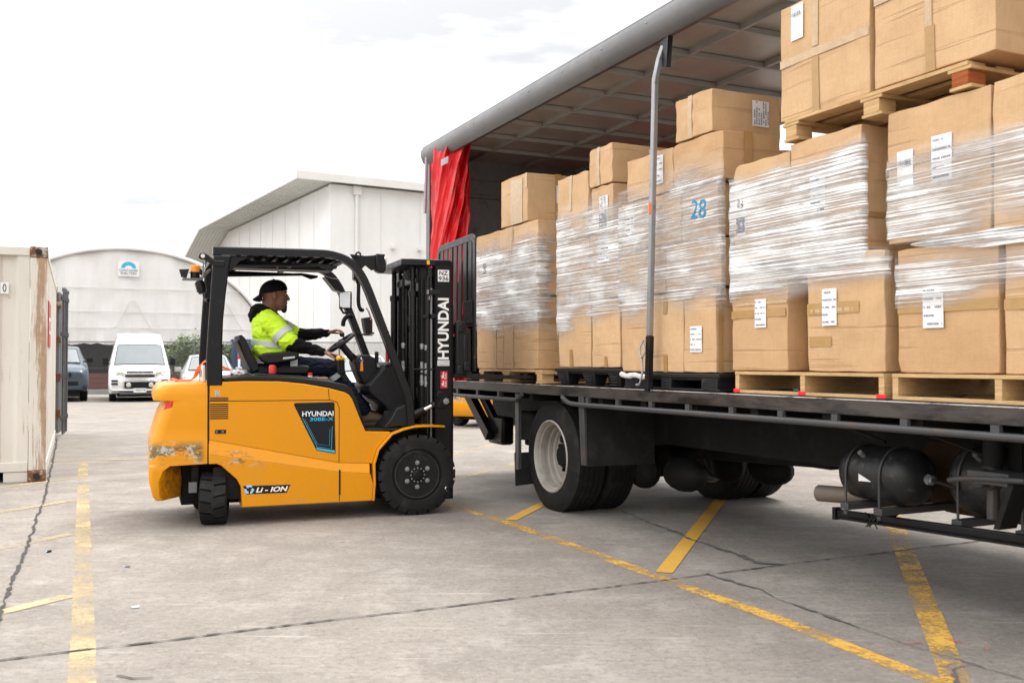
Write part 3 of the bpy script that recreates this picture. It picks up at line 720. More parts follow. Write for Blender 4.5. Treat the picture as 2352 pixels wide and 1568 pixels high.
def bush(x, y, h, w_, label, seed):
    r_ = random.Random(seed); t = thing('bush', label, 'bush', frame_at(x, y, 0))
    b = MB(); tips = []
    for i in range(9):
        a = r_.uniform(0, 6.28); e = (math.cos(a) * w_ * .35, math.sin(a) * w_ * .3, h * r_.uniform(.6, .9)); tips.append(e)
        b.tube([(math.cos(a) * .1, math.sin(a) * .1, 0), (e[0] * .5, e[1] * .5, e[2] * .5), e], [.05, .03, .012], 6)
    b.build('stem', 'bark', t)
    b = MB()
    for i in range(80):
        a = r_.uniform(0, 6.28); q = math.sqrt(r_.random()); c = Vector((math.cos(a) * q * w_ * .5, math.sin(a) * q * w_ * .4, h * r_.uniform(.18, 1.0) * (1 - .25 * q)))
        for j in range(90):
            p = c + Vector((r_.gauss(0, .17), r_.gauss(0, .17), r_.gauss(0, .15))); d = Vector((r_.uniform(-1, 1), r_.uniform(-1, 1), r_.uniform(-.6, .6))).normalized(); e = d.orthogonal().normalized(); L_ = r_.uniform(.07, .15)
            b.add([p, p + d * L_ * .5 + e * L_ * .28, p + d * L_, p + d * L_ * .5 - e * L_ * .28], [(0, 1, 2, 3)])
    b.build('foliage', 'leaf', t, smooth=False, fix=False)
bush(-13.3, 40.4, 2.5, 2.4, 'leafy green bush behind the fence beside the white van', 3)
bush(-11.6, 40.9, 2.1, 2.0, 'smaller green bush behind the fence beside the silver car', 5)

t = thing('portable_toilet', 'dark blue plastic portable toilet cabin behind the forklift seat', 'portable toilet', frame_at(-10.9, 39.3, 20))
b = MB(); b.box(-.55, .55, -.55, .55, .1, 2.1); b.build('cabin', 'bluebox', t, .04)
b = MB(); b.box(-.6, .6, -.6, .6, 2.1, 2.2); b.build('roof', 'bluebox', t, .04)
b = MB(); b.box(-.4, .4, -.58, -.55, .2, 2.0); d = b.build('door', 'bluebox', t, .01)
b = MB(); b.box(.25, .35, -.61, -.58, 1.0, 1.15); b.build('handle', 'white_plastic', d)
b = MB(); b.box(-.6, .6, -.6, .6, 0, .1); b.build('base', 'plastic', t)
def marker_pole(px_x, y, h, label):
    t = thing('marker_pole', label, 'pole', frame_at(px_x, y, 0), group='white marker poles with red bands')
    b = MB(); b.tube([(0, 0, 0), (0, 0, h)], .04, 10); b.ell((0, 0, h), (.042, .042, .03)); b.build('pole', 'white_paint', t)
    for z in (h * .42, h * .72): b = MB(); b.tube([(0, 0, z), (0, 0, z + .14)], .046, 10); b.build('band', 'red', t)
marker_pole(-9.4, 33, 1.9, 'white pole with red bands in front of the blue portable toilet')
marker_pole(-4.1, 36, 2.0, 'white pole with red bands in front of the dark wall louvre')

# ================================================================== PARKED VEHICLES
def wheel(parent, x, y, r, wd, rim_m='rim', name='wheel', side=1):
    b = MB(); b.lathe([(r * .62, -wd / 2), (r * .93, -wd / 2), (r, -wd * .36), (r, wd * .36), (r * .93, wd / 2), (r * .62, wd / 2)], (x, y, r), (0, 1, 0), 26)
    o = b.build(name, 'rubber', parent)
    b = MB(); s = side
    b.lathe([(r * .63, s * wd * .42), (r * .60, s * wd * .47), (r * .5, s * wd * .30), (r * .16, s * wd * .36), (.002, s * wd * .36)], (x, y, r), (0, 1, 0), 22)
    b.build('rim', rim_m, o)
def car(name, label, cat, x, y, rot, sec, paint, gl, wb, trk, wr, details):
    """sec: (x, zb, wb, zs, ws, zt, wt, zr, wr) rings from nose to tail; gl: (ring pairs) that carry glass; x forwards = 0 at the nose"""
    F = frame_at(x, y, rot); t = thing(name, label, cat, F, (sec[-1][0] / 2, 0, 0))
    rings = []
    for (X, zb, w0, zs, w1, zt, w2, zr, w3) in sec:
        h = [(w0, zb), (w1, zs), (w2, zt), (w3, zr), (w3 * .5, zr + .025 * (1 if zr > 1 else .6))]
        rings.append([(X, -a, b) for a, b in h] + [(X, a, b) for a, b in reversed(h)])
    b = MB(); n = 10
    vs = [p for r_ in rings for p in r_]
    b.add(vs, [(i * n + k, i * n + (k + 1) % n, (i + 1) * n + (k + 1) % n, (i + 1) * n + k) for i in range(len(rings) - 1) for k in range(n)] + [tuple(range(n)), tuple(range(len(vs) - n, len(vs)))])
    b.build('body', paint, t, .035, ang=50, seg=3)
    def P(i, k): return Vector(rings[i][k])
    def glass(a, b_, c, d, nm, ins=.06, off=.012, m='glass'):
        q = [a, b_, c, d]; ce = sum(q, Vector()) / 4
        nr = (q[1] - q[0]).cross(q[3] - q[0]).normalized()
        if nr.dot(ce - Vector((sec[-1][0] / 2, 0, .9))) < 0: nr = -nr
        q = [p + (ce - p).normalized() * ins * (1 if (p - ce).length > .3 else .4) for p in q]
        mb = MB(); mb.hexa([p - nr * .02 for p in q] + [p + nr * off for p in q]); return mb.build(nm, m, t, .006)
    def screen(i, j, nm):
        nr = (P(i, 6) - P(i, 3)).cross(P(j, 3) - P(i, 3)).normalized()
        if nr.z < 0: nr = -nr
        def pt(u, v):
            A = [P(i, k) for k in (3, 4, 5, 6)]; B = [P(j, k) for k in (3, 4, 5, 6)]
            f = lerp(.07, .93, u) * 3; k = min(2, int(f)); f -= k; vv = lerp(.05, .93, v)
            return A[k].lerp(A[k + 1], f).lerp(B[k].lerp(B[k + 1], f), vv) + nr * .014
        mb = MB(); mb.grid(pt, 13, 7); o = mb.build(nm, 'glass', t)
        mb = MB(); n = 12
        mb.tube([pt(a / n, 0) for a in range(n + 1)] + [pt(1, a / 6) for a in range(1, 7)] + [pt(1 - a / n, 1) for a in range(1, n + 1)] + [pt(0, 1 - a / 6) for a in range(1, 7)], .012, 5, False); mb.build('screen_seal', 'black', o)
    for i, j, kind in gl:
        if kind == 'front': screen(i, j, 'windscreen')
        if kind == 'rear': screen(i, j, 'rear_window')
        if kind == 'side':
            glass(P(i, 2), P(i, 3), P(j, 3), P(j, 2), 'side_window'); glass(P(i, 7), P(i, 6), P(j, 6), P(j, 7), 'side_window')
    for wx in wb:
        for s in (-1, 1): wheel(t, wx, s * trk, wr, .22, side=s)
    b = MB()
    for wx in wb:
        for s in (-1, 1): b.lathe([(wr * 1.16, -.02), (wr * 1.16, .05)], (wx, s * (trk + .045) - (.0 if s > 0 else .03), wr * 1.04), (0, 1, 0), 22)
    b.split('wheel_arch', 'chassis', t)
    b = MB(); b.box(sec[-1][0] + .2, -.2, -trk + .12, trk - .12, .16, .4); b.build('underbody', 'chassis', t)
    details(t); return t
def plate(t, s, x, z, w_=.36, h_=.12, y=0):
    b = MB(); b.box(x - .006, x + .012, y - w_ / 2, y + w_ / 2, z - h_ / 2, z + h_ / 2); p = b.build('number_plate', 'white_paint', t)
    text_mb(s, (w_ * .86, h_ * .62), (x + .013, y - w_ * .43, z - h_ * .31), (0, 1, 0), (0, 0, 1), .003).build('lettering', 'txt_black', p, smooth=False)
def mirror(t, x, y, z, s, m='black', w_=.2, h_=.2, cap=None):
    b = MB(); b.box(x - .06, x + .06, y, y + s * w_, z - h_ / 2, z + h_ / 2); b.tube([(x, y - s * .1, z - h_ * .3), (x, y + s * .03, z - h_ * .3)], .025, 8)
    o = b.build('wing_mirror', cap or m, t, .025); b = MB(); b.box(x - .066, x - .06, y + s * .02, y + s * (w_ - .02), z - h_ * .42, z + h_ * .42); b.build('mirror_glass', 'chrome', o)
def lamp(t, x, y, z, w_, h_, d=.12, skew=0, name='headlight', m='lamp_glass', back=.1):
    s = 1 if y > 0 else -1; b = MB()
    b.hexa([(x, y - s * w_ / 2, z - h_ / 2), (x - back, y + s * w_ / 2, z - h_ / 2 + skew), (x - back, y + s * w_ / 2, z + h_ / 2 + skew), (x, y - s * w_ / 2, z + h_ / 2),
            (x - d, y - s * w_ / 2, z - h_ / 2), (x - back - d, y + s * w_ / 2, z - h_ / 2 + skew), (x - back - d, y + s * w_ / 2, z + h_ / 2 + skew), (x - d, y - s * w_ / 2, z + h_ / 2)])
    o = b.build(name, m, t, .02)
    b = MB(); b.lathe([(h_ * .30, 0), (h_ * .26, .012), (.002, .016)], (x - back * .45 + .004, y - s * .02, z), (1, 0, 0), 14); b.build('bulb', 'chrome', o)

def van_det(t):
    b = MB(); b.box(-.02, .085, -.44, .44, .80, .86); b.box(-.02, .085, -.40, .40, .92, .975); b.build('grille', 'black', t, .012)
    b = MB(); b.box(.0, .095, -.47, .47, .875, .905); b.tube([(.1, .07 * math.sin(a), .95 + .045 * math.cos(a)) for a in [2 * math.pi * i / 14 for i in range(15)]], .008, 6); b.build('badge', 'chrome', t, .008)
    for s in (-1, 1): lamp(t, .0, s * .68, .855, .40, .22, .1, .02)
    b = MB(); b.box(-.04, .095, -.46, .46, .44, .64); b.build('lower_grille', 'black', t, .01)
    b = MB(); b.tube([(.11, -.5, .42), (.11, -.5, .68), (.11, -.42, .72), (.11, .42, .72), (.11, .5, .68), (.11, .5, .42)], .014, 8); b.build('grille_surround', 'chrome', t)
    b = MB(); b.tube([(.0, -.86, .40), (.10, -.80, .38), (.13, 0, .375), (.10, .80, .38), (.0, .86, .40)], .03, 10); b.build('bumper_bar', 'chrome', t)
    for s in (-1, 1):
        b = MB(); b.lathe([(.072, -.04), (.075, .02), (.06, .035), (.002, .04)], (.12, s * .335, .54), (1, 0, 0), 18); b.build('fog_light', 'lamp_glass', t)
        b = MB(); b.box(-.05, .06, s * .75 - .1, s * .75 + .1, .55, .60); b.box(-.05, .06, s * .75 - .1, s * .75 + .1, .65, .70); b.split('air_slot', 'black', t, .01)
        mirror(t, -.62, s * .93, 1.28, s, 'black', .17, .24)
    plate(t, 'HBJ478', .15, .37, .38, .13)
    b = MB(); b.tube([(-.30, -.62, 1.14), (-.36, -.1, 1.19)], .012, 6); b.tube([(-.30, .1, 1.14), (-.36, .6, 1.19)], .012, 6); b.split('wiper', 'black', t)
    b = MB(); b.box(-.25, .04, -.6, .6, .24, .32); b.build('skirt', 'steel_grey', t, .02)
VSEC = [(0, .36, .80, .48, .86, .70, .86, .78, .82), (-.10, .30, .86, .5, .92, .85, .90, 1.0, .85), (-.26, .25, .90, .55, .935, 1.0, .92, 1.13, .86),
        (-.98, .25, .93, .6, .94, 1.15, .93, 1.86, .73), (-1.25, .25, .93, .6, .94, 1.17, .93, 2.13, .66), (-2.2, .25, .93, .6, .94, 1.17, .93, 2.21, .68), (-4.75, .3, .92, .6, .93, 1.17, .92, 2.18, .68)]
car('parked_van', 'white high-roof van parked by the fence facing the yard', 'van', -11.88, 30.6, -67.5, VSEC, 'van_white', [(2, 3, 'front'), (4, 5, 'side'), (5, 6, 'side')], (-.75, -3.4), .80, .33, van_det)

def car_det(pl, mc, gr=.5, zz=.0):
    def f(t):
        b = MB(); b.box(-.12, .012, -gr, gr, .56 + zz, .70 + zz)
        for k in range(3): b.box(-.1, .02, -gr, gr, .575 + zz + k * .045, .585 + zz + k * .045)
        b.build('grille', 'black', t, .01)
        b = MB(); b.box(-.12, .012, -.62, .62, .28 + zz, .42 + zz); b.build('lower_grille', 'black', t, .015)
        for s in (-1, 1):
            lamp(t, -.06, s * .64, .70 + zz, .36, .15, .2, .05, back=.2)
            b = MB(); b.lathe([(.06, -.06), (.062, .02), (.05, .03), (.002, .034)], (-.05, s * .66, .40 + zz), (1, 0, 0), 14); b.build('fog_light', 'lamp_glass', t)
            mirror(t, -1.45, s * .88, 1.02 + zz * 1.3, s, 'black', .2, .15, mc)
        plate(t, pl, .016, .49 + zz)
        b = MB(); b.tube([(-1.12, -.55, .97 + zz), (-1.25, 0, 1.02 + zz)], .012, 6); b.tube([(-1.12, .05, .97 + zz), (-1.25, .6, 1.02 + zz)], .012, 6); b.split('wiper', 'black', t)
    return f
def sedan(h=1.47, L_=4.4):
    return [(0, .3, .62, .42, .70, .60, .70, .66, .62), (-.16, .22, .78, .45, .84, .68, .82, .77, .70), (-.55, .2, .84, .5, .88, .80, .86, .88, .72), (-1.15, .2, .85, .5, .89, .86, .88, .96, .74),
            (-1.9, .2, .85, .5, .90, .92, .88, h - .05, .58), (-2.5, .2, .85, .5, .90, .93, .88, h, .58), (-3.4, .2, .85, .5, .90, .95, .87, h - .06, .56), (-4.1, .22, .84, .5, .88, .95, .84, 1.06, .66), (-L_, .3, .75, .5, .82, .85, .78, .95, .64)]
GL = [(3, 4, 'front'), (4, 5, 'side'), (5, 6, 'side'), (6, 7, 'rear')]
car('parked_car', 'silver hatchback parked right of the white van behind the forklift pillar', 'car', -9.72, 30.9, -70, sedan(1.5), 'silver', GL, (-.85, -3.45), .76, .31, car_det('GKL205', 'silver'))
car('parked_car', 'white car seen through the forklift cab behind the driver\'s legs', 'car', -4.15, 27.4, -78, sedan(1.46), 'van_white', GL, (-.85, -3.45), .76, .31, car_det('KPD631', 'white_paint'))
def suv():
    return [(0, .4, .70, .55, .80, .85, .78, .95, .70), (-.16, .34, .86, .55, .92, .95, .88, 1.06, .76), (-.5, .32, .90, .6, .95, 1.06, .92, 1.14, .78), (-1.3, .32, .91, .6, .96, 1.10, .93, 1.2, .78),
            (-2.05, .32, .91, .6, .96, 1.16, .93, 1.72, .64), (-2.6, .32, .91, .6, .96, 1.17, .93, 1.79, .64), (-3.6, .32, .91, .6, .96, 1.18, .92, 1.75, .63), (-4.0, .32, .9, .6, .95, 1.15, .9, 1.2, .8), (-5.0, .4, .85, .6, .92, 1.1, .9, 1.15, .8)]
car('parked_pickup', 'blue-grey pickup truck half hidden behind the open container door', 'pickup', -14.35, 30.2, -65, suv(), 'blue_car', GL, (-.9, -3.95), .80, .40, car_det('LDC914', 'black', .42, .24))

# ================================================================== DELIVERY TRUCK (frame: x towards its front, y across, z up)
def truck():
    t = thing('delivery_truck', 'long flatbed delivery truck with open side, metal roof and red side curtain', 'truck', TRUCK, (1.5, 1.2, 0))
    X0, X1, W = -3.0, 6.3, 2.44
    RB, RT = 3.50, 3.71
    # ---- deck
    b = MB(); b.box(X0, X1, .03, W - .03, 1.03, 1.066); d = b.build('deck', 'plank', t)
    for s, y0, y1 in ((0, 0, .03), (1, W - .03, W)):
        b = MB(); b.prism([(y0, .995), (y1, .995), (y1, 1.066), ((y0 + y1) / 2 + (.01 if s == 0 else -.01), 1.073), (y0, 1.071)], 'x', X0, X1); b.build('side_rail', 'deck_rail', t, .003)
        b = MB(); ya, yb = (-.003, .034) if s == 0 else (W - .034, W + .003); b.box(X0, X1, ya, yb, 1.0715, 1.0775); b.build('edge_strip', 'rail_highlight', t, .002)  # thin pale strip added as the bright highlight along the rail top
    b = MB()
    for k in range(16): x = X0 + .2 + k * .6; b.box(x, x + .07, .04, W - .04, .93, 1.03)
    b.build('cross_member', 'chassis', t)
    for y in (.82, 1.62):
        b = MB(); b.box(X0 + .15, X1, y - .04, y + .04, .62, .93); b.box(X0 + .15, X1, y - .04, y + .08, .60, .62); b.box(X0 + .15, X1, y - .04, y + .08, .91, .93); b.build('chassis_rail', 'chassis', t)
    # ---- rope rail along the near side, bent up round the wheel
    def rope(pts): b = MB(); b.tube(pts, .0185, 10); return b.build('rope_rail', 'rail_dark', t)
    y = -.004
    rope(smoothpath([(-2.95, y, .985), (-2.9, y, .935), (-2.8, y, .93), (-.80, y, .93), (-.55, y, .94), (-.45, y, .985)], 5))
    rope(smoothpath([(.30, y, .985), (.40, y, .945), (.55, y, .935), (1, y, .935), (3, y, .942), (X1, y, .948)], 5))
    for x in (-2.5, -2.25, -1.97, -1.45, -.95, .72, 1.16, 1.60, 2.03, 2.48, 2.92, 3.34, 3.80, 4.3, 4.8):
        b = MB(); b.box(x - .022, x + .022, -.012, .012, .935, .995); b.build('rail_bracket', 'rail_dark', t)
    # ---- roof
    b = MB(); b.box(X0, X1, .02, W - .02, RT - .03, RT - .012); rf = b.build('roof', 'roof_in', t)
    b = MB()
    for k in range(15):
        x = -2.21 + k * .595; b.box(x - .015, x + .015, .07, W - .07, RB + .035, RB + .075)
    for y in (.5, 1.2, 1.9): b.box(X0 + .05, X1, y - .014, y + .014, RB + .039, RB + .08)
    b.build('roof_batten', 'batten', rf, smooth=False)
    b = MB(); b.box(X0 + .02, X1, .05, W - .05, RB + .08, RB + .095); b.build('ceiling_panel', 'roof_in', rf)
    for y0, sg in ((0, 1), (W, -1)):
        pr = [(y0 + sg * a, z) for a, z in ((.02, RT + .005), (-.005, RT - .01), (-.005, RT - .03), (-.02, RT - .034), (-.032, RT - .07), (-.026, RT - .13), (0, RT - .185), (.03, RB - .005), (.075, RB), (.085, RB + .03), (.05, RB + .06), (.05, RT - .03), (.06, RT + .003))]
        b = MB(); b.prism(pr, 'x', X0 - .04, X1); b.build('roof_rail', 'alu', t, ang=50)
    b = MB()
    for k in range(14): x = X0 + .25 + k * .62; b.lathe([(.009, 0), (.006, .006)], (x, -.03, RT - .08), (0, -1, 0), 8)
    b.split('rivet', 'galv', t)
    # ---- rear wall
    b = MB(); b.box(X0 + .03, X0 + .07, .10, W - .10, 2.55, RB - .14); w_ = b.build('rear_wall', 'steel_grey', t)
    b = MB(); b.box(X0, X0 + .09, .06, W - .06, RB - .14, RT - .031); b.box(X0 + .02, X0 + .10, .10, W - .10, 3.15, 3.19); b.build('wall_rail', 'steel_grey', w_, .004)
    b = MB()
    for i in range(26): b.tube([(X0 + .04, .15, 1.15 + i * .056), (X0 + .04, W - .15, 1.15 + i * .056)], .0075, 4)
    for i in range(36): b.tube([(X0 + .05, .2 + i * .06, 1.1), (X0 + .05, .2 + i * .06, 2.56)], .0075, 4)
    b.build('rear_mesh', 'chassis', w_, smooth=False)
    b = MB(); b.box(X0 - .0, X0 + .02, .1, W - .1, 1.06, 2.56); b.build('rear_panel', 'chassis', w_)
    for y0 in (.02, W - .12):
        b = MB(); b.box(X0, X0 + .1, y0, y0 + .1, 1.07, RB); b.build('corner_post', 'alu', t, .008)
    # ---- far side curtain, drawn half way
    b = MB(); b.grid(lambda u, v: (lerp(X0 + .1, -.15, u), W - .06 + .02 * math.sin(u * 34) * (1 - .4 * v), lerp(1.02, RB + .02, v)), 120, 5)
    b.build('side_curtain', 'curtain', t)
    # ---- near side curtain bunched at the rear corner
    def fold(u, v):
        th = 2 * math.pi * u; z = lerp(1.02, 3.60, v)
        q = th - 1.05 * z
        sq = 1 - .20 * math.exp(-((z - 2.2) / .6) ** 2)
        pl_ = lambda a: 1 - 2 * abs(math.sin(a / 2)) ** .75
        r_ = 1 + .15 * pl_(8 * q + .7 * math.sin(1.9 * z)) + .09 * pl_(5 * q + 1.6 * z + 1.2) + .05 * pl_(17 * q - 2.2 * z) + .03 * math.sin(11 * th + 9 * z)
        fl_ = 1 + .9 * max(0, v - .9) * 2
        return (-2.56 + .05 * math.sin(2.4 * z) + .40 * sq * fl_ * r_ * math.cos(th), .12 + .15 * r_ * math.sin(th), z)
    b = MB(); b.grid(fold, 260, 90, True); b.build('side_curtain', 'curtain', t, ang=180)
    b = MB(); b.box(-2.28, -2.07, -.075, -.070, 3.34, 3.41); b.build('sticker', 'galv', t)
    b = MB(); b.tube([(-2.70, -.10, 2.9), (-2.71, -.08, 3.52)], .018, 8); b.build('curtain_pole', 'galv', t)
    # ---- roof post that stands at mid length
    b = MB(); b.bar([(1.56, .0, 1.07), (1.58, .0, 1.45)], .024, .02); b.build('post_foot', 'chassis', t, .004)
    b = MB(); b.bar([(1.578, .0, 1.45), (1.655, .0, 3.22), (1.672, .025, 3.36), (1.685, .07, 3.50)], .020, .018); ps = b.build('roof_post', 'galv', t, .006)
    b = MB(); b.box(1.600, 1.628, -.022, -.017, 2.29, 2.37); b.build('reflector', 'orange', ps, .004)
    b = MB(); b.tube(smoothpath([(1.55, -.03, 1.42), (1.52, -.045, 1.36), (1.55, -.05, 1.30), (1.585, -.045, 1.34), (1.56, -.04, 1.40)], 5), .006, 6); b.tube(smoothpath([(1.54, -.04, 1.30), (1.56, -.05, 1.2), (1.54, -.06, 1.12), (1.50, -.06, 1.11)], 5), .008, 6); b.build('latch', 'galv', ps)
    b = MB(); b.hexa([(1.70, .03, 3.30), (1.76, .02, 3.28), (1.77, .05, 3.28), (1.72, .06, 3.30), (1.66, .04, 3.50), (1.77, .03, 3.50), (1.77, .07, 3.50), (1.66, .07, 3.50)]); b.build('strap_end', 'vinyl', ps)
    # ---- rear axle
    for yc, sd in ((.235, -1), (.535, 1), (W - .235, 1), (W - .535, -1)):
        R_ = .475; wd = .26; xc = -.12
        b = MB(); pr = [(.300, -wd / 2 + .02), (.32, -wd / 2), (.40, -wd / 2 - .006), (R_ - .03, -wd / 2 + .01), (R_ - .005, -wd * .40)]
        tread = []
        for k in range(5):
            a = -wd * .38 + k * wd * .19 - .004; e = a + wd * .155
            tread += [(R_, a), (R_, e), (R_ - .012, e + .003), (R_ - .012, a + wd * .19 - .005)]
        pr += tread[:-2] + [(R_ - .005, wd * .40), (R_ - .03, wd / 2 - .01), (.40, wd / 2 + .006), (.32, wd / 2), (.300, wd / 2 - .02)]
        b.lathe(pr, (xc, yc, .462), (0, 1, 0), 64, False); o = b.build('wheel', 'rubber', t)
        s = sd
        b = MB(); b.lathe([(.312, s * wd * .50), (.300, s * wd * .53), (.288, s * wd * .48), (.282, s * wd * .36), (.270, s * wd * .34), (.268, s * wd * .20), (.276, s * wd * .18), (.274, s * wd * .06), (.255, s * wd * .03), (.252, -s * wd * .10), (.236, -s * wd * .14), (.232, -s * wd * .20), (.16, -s * wd * .26), (.135, -s * wd * .22), (.002, -s * wd * .22)], (xc, yc, .462), (0, 1, 0), 40, False)
        rm = b.build('rim', 'rim', o)
        b = MB()
        for k in range(6):
            a = 2 * math.pi * k / 6 + .3; c_ = Vector((xc + .195 * math.cos(a), yc - s * wd * .225, .462 + .195 * math.sin(a)))
            b.ell(c_, (.036, .012, .036), 12, 6)
        b.build('hand_hole', 'dark_in', rm)
        b = MB(); b.lathe([(.105, -s * wd * .24), (.105, s * wd * .02), (.085, s * wd * .10), (.002, s * wd * .12)], (xc, yc, .462), (0, 1, 0), 20, False)
        for k in range(10):
            a = 2 * math.pi * k / 10; b.lathe([(.017, -s * .07), (.017, -s * .02), (.010, -s * .005)], (xc + .132 * math.cos(a), yc, .462 + .132 * math.sin(a)), (0, 1, 0), 6)
        b.build('hub', 'chassis', rm)
    b = MB(); b.tube([(-.12, .3, .462), (-.12, W - .3, .462)], .09, 12); b.ell((-.12, 1.22, .45), (.24, .2, .22)); b.tube([(-.12, 1.22, .47), (3.2, 1.22, .62)], .05, 10); b.build('axle', 'chassis', t)
    for y in (.78, 1.66):
        b = MB()
        for k in range(5): b.tube(smoothpath([(-.85 + k * .1, y, .60 - k * .012), (-.12, y, .555 - k * .014), (.61 - k * .1, y, .60 - k * .012)], 5), .014, 4)
        b.ell((.3, y, .36), (.2, .12, .16)); b.ell((.75, y + .1, .36), (.25, .14, .14)); b.build('leaf_spring', 'chassis', t)
    # ---- mudguards
    b = MB(); b.hexa([(.63, .035, .452), (.645, .035, .452), (.645, .66, .446), (.63, .66, .446), (.60, .012, 1.0), (.62, .012, 1.0), (.62, .66, 1.0), (.60, .66, 1.0)])
    m_ = b.build('mud_flap', 'rubber_dusty', t)
    b = MB(); b.hexa([(.59, .005, .46), (.655, .012, .46), (.655, .032, .46), (.59, .032, .46), (.56, -.002, .995), (.64, -.002, .995), (.64, .03, .995), (.56, .03, .995)]); b.build('flap_bracket', 'rail_dark', m_, .004)
    b = MB(); b.box(-.665, -.645, .03, .085, .30, .99); b.box(-.66, -.60, .025, .04, .30, .99); gm = b.build('mud_flap', 'steel_grey', t, .004)
    b = MB(); b.hexa([(-.665, .03, .15), (-.65, .03, .15), (-.65, .36, .17), (-.665, .36, .17), (-.665, .02, .45), (-.65, .02, .45), (-.65, .36, .45), (-.665, .36, .45)]); b.build('rubber_flap', 'rubber_dusty', gm)
    # ---- tail lift arms under the rear
    b = MB()
    for y in (.25, 2.15):
        b.bar([(-2.35, y, .98), (-1.72, y, .52)], .04, .055); b.bar([(-2.12, y + .06, .98), (-1.60, y + .06, .56)], .03, .045)
    b.split('lift_arm', 'black', t, .006)
    b = MB(); b.box(-1.86, -1.50, .28, .42, .44, .72); b.build('lift_box', 'black', t, .03)
    b = MB(); b.box(-1.50, -1.05, .42, .9, .50, .78); b.box(-1.45, -1.3, .5, .7, .44, .5); b.build('lift_motor', 'chassis', t, .02)
    # ---- air tanks, exhaust, fuel tank, valves
    def air_tank(xa, xb, y, z, r, nm):
        b = MB(); L_ = xb - xa
        pr = [(.004, 0)] + [(r * math.sin(a), .10 - .10 * math.cos(a)) for a in [math.pi / 2 * i / 7 for i in range(1, 8)]] + [(r * math.sin(a), L_ - .10 + .10 * math.cos(a)) for a in [math.pi / 2 * i / 7 for i in range(7, 0, -1)]] + [(.004, L_)]
        b.lathe(pr, (xa, y, z), (1, 0, 0), 32); o = b.build(nm, 'tank_black', t)
        for x in (xa + .13, xb - .17):
            b = MB(); b.tube([(x, y + (r + .006) * math.cos(a), z + (r + .006) * math.sin(a)) for a in [math.pi * (.0 + 1.0 * i / 16) for i in range(17)]], .007, 6)
            b.tube([(x, y - r - .006, z), (x, y - r - .006, z - r - .06)], .007, 6); b.tube([(x, y + r + .006, z), (x, y + r + .006, z - r - .03)], .007, 6)
            b.lathe([(.013, 0), (.013, .02)], (x, y - r - .006, z - r - .075), (0, 0, 1), 6); b.build('strap', 'rail_dark', o)
            b = MB(); b.prism([(x - .03, z - r - .05), (x + .03, z - r - .05), (x + .03, z - r - .012), (x - .03, z - r - .012)], 'y', y - r - .02, y + r + .5); b.build('cradle', 'rail_dark', o, .004)
        b = MB(); b.tube([(xb, y, z), (xb + .045, y, z)], .022, 10); b.lathe([(.03, 0), (.03, .02)], (xb + .012, y, z), (1, 0, 0), 6); b.build('fitting', 'galv', o)
        b = MB(); b.tube(smoothpath([(xb + .04, y, z), (xb + .2, y + .02, z - .03), (xb + .45, y + .05, z - .06), (xb + .6, y + .1, z + .06)], 6), .010, 8); b.build('hose', 'rubber', o)
        b = MB(); b.tube([(xa + .22, y - r * .75, z + r * .66), (xa + .22, y - r * .95, z + r * .8)], .014, 8); b.build('plug', 'galv', o)
        return o
    o = air_tank(3.02, 3.56, .41, .655, .152, 'air_tank')
    b = MB(); b.prism([(3.24, .66), (3.33, .625), (3.24, .62)], 'y',   .41 - .1535, .41 - .1515); b.build('sticker', 'paper', o, smooth=False)
    air_tank(3.62, 4.28, .60, .665, .18, 'air_tank')
    b = MB(); b.tube([(2.72, .46, .478), (3.05, .50, .495), (3.2, .62, .62)], .05, 18, False); e = b.build('exhaust_pipe', 'pipe_grey', t)
    b = MB(); b.tube([(2.718, .46, .478), (3.0, .495, .492)], .046, 18, False); b.build('pipe_bore', 'dark_in', e)  # dark lining paints the shade inside the pipe mouth
    b = MB(); b.lathe([(.044, 0), (.002, 0)], (2.80, .47, .482), (1, .12, .04), 16); b.build('pipe_inside', 'dark_in', e)
    b = MB(); b.lathe([(.01, 0), (.245, .01), (.26, .05), (.26, 1.7), (.25, 1.74), (.01, 1.75)], (3.22, .98, .66), (1, 0, 0), 28); b.build('fuel_tank', 'tank_brown', t)
    b = MB(); b.lathe([(.06, 0), (.06, .06), (.045, .08), (.045, .13), (.02, .15)], (4.02, .35, .72), (0, -1, 0), 14); b.box(3.98, 4.2, .2, .34, .70, .76); b.tube([(4.02, .33, .72), (4.02, .33, .52)], .03, 10)
    b.tube(smoothpath([(3.86, .22, .695), (4.0, .20, .72), (4.3, .18, .74)], 4), .014, 8); b.build('air_valve', 'rail_dark', t, .004)
    b = MB(); b.box(4.05, 4.12, .40, .6, .68, .93); b.tube([(4.02, .33, .93), (4.02, .33, .76)], .045, 12); b.hexa([(4.12, .2, .50), (4.15, .2, .50), (4.15, .32, .50), (4.12, .32, .50), (4.20, .2, .72), (4.23, .2, .72), (4.23, .32, .72), (4.20, .32, .72)]); b.build('valve_bracket', 'chassis', t)
    b = MB(); b.tube(smoothpath([(3.3, .45, .93), (3.7, .42, .86), (4.0, .36, .80)], 5), .008, 6); b.tube(smoothpath([(2.2, .7, .9), (2.9, .5, .88), (3.2, .5, .82)], 5), .01, 6); b.build('air_hose', 'rubber', t)
    b = MB(); b.box(1.6, 2.3, .95, 1.1, .55, .72); b.build('tank_shelf', 'chassis', t)
    # ---- low side guard bar
    b = MB(); b.hexa([(2.93, .385, .365), (4.9, .30, .445), (4.9, .33, .445), (2.93, .415, .365), (2.93, .385, .415), (4.9, .30, .505), (4.9, .33, .505), (2.93, .415, .415)]); gb = b.build('guard_bar', 'black', t, .006)
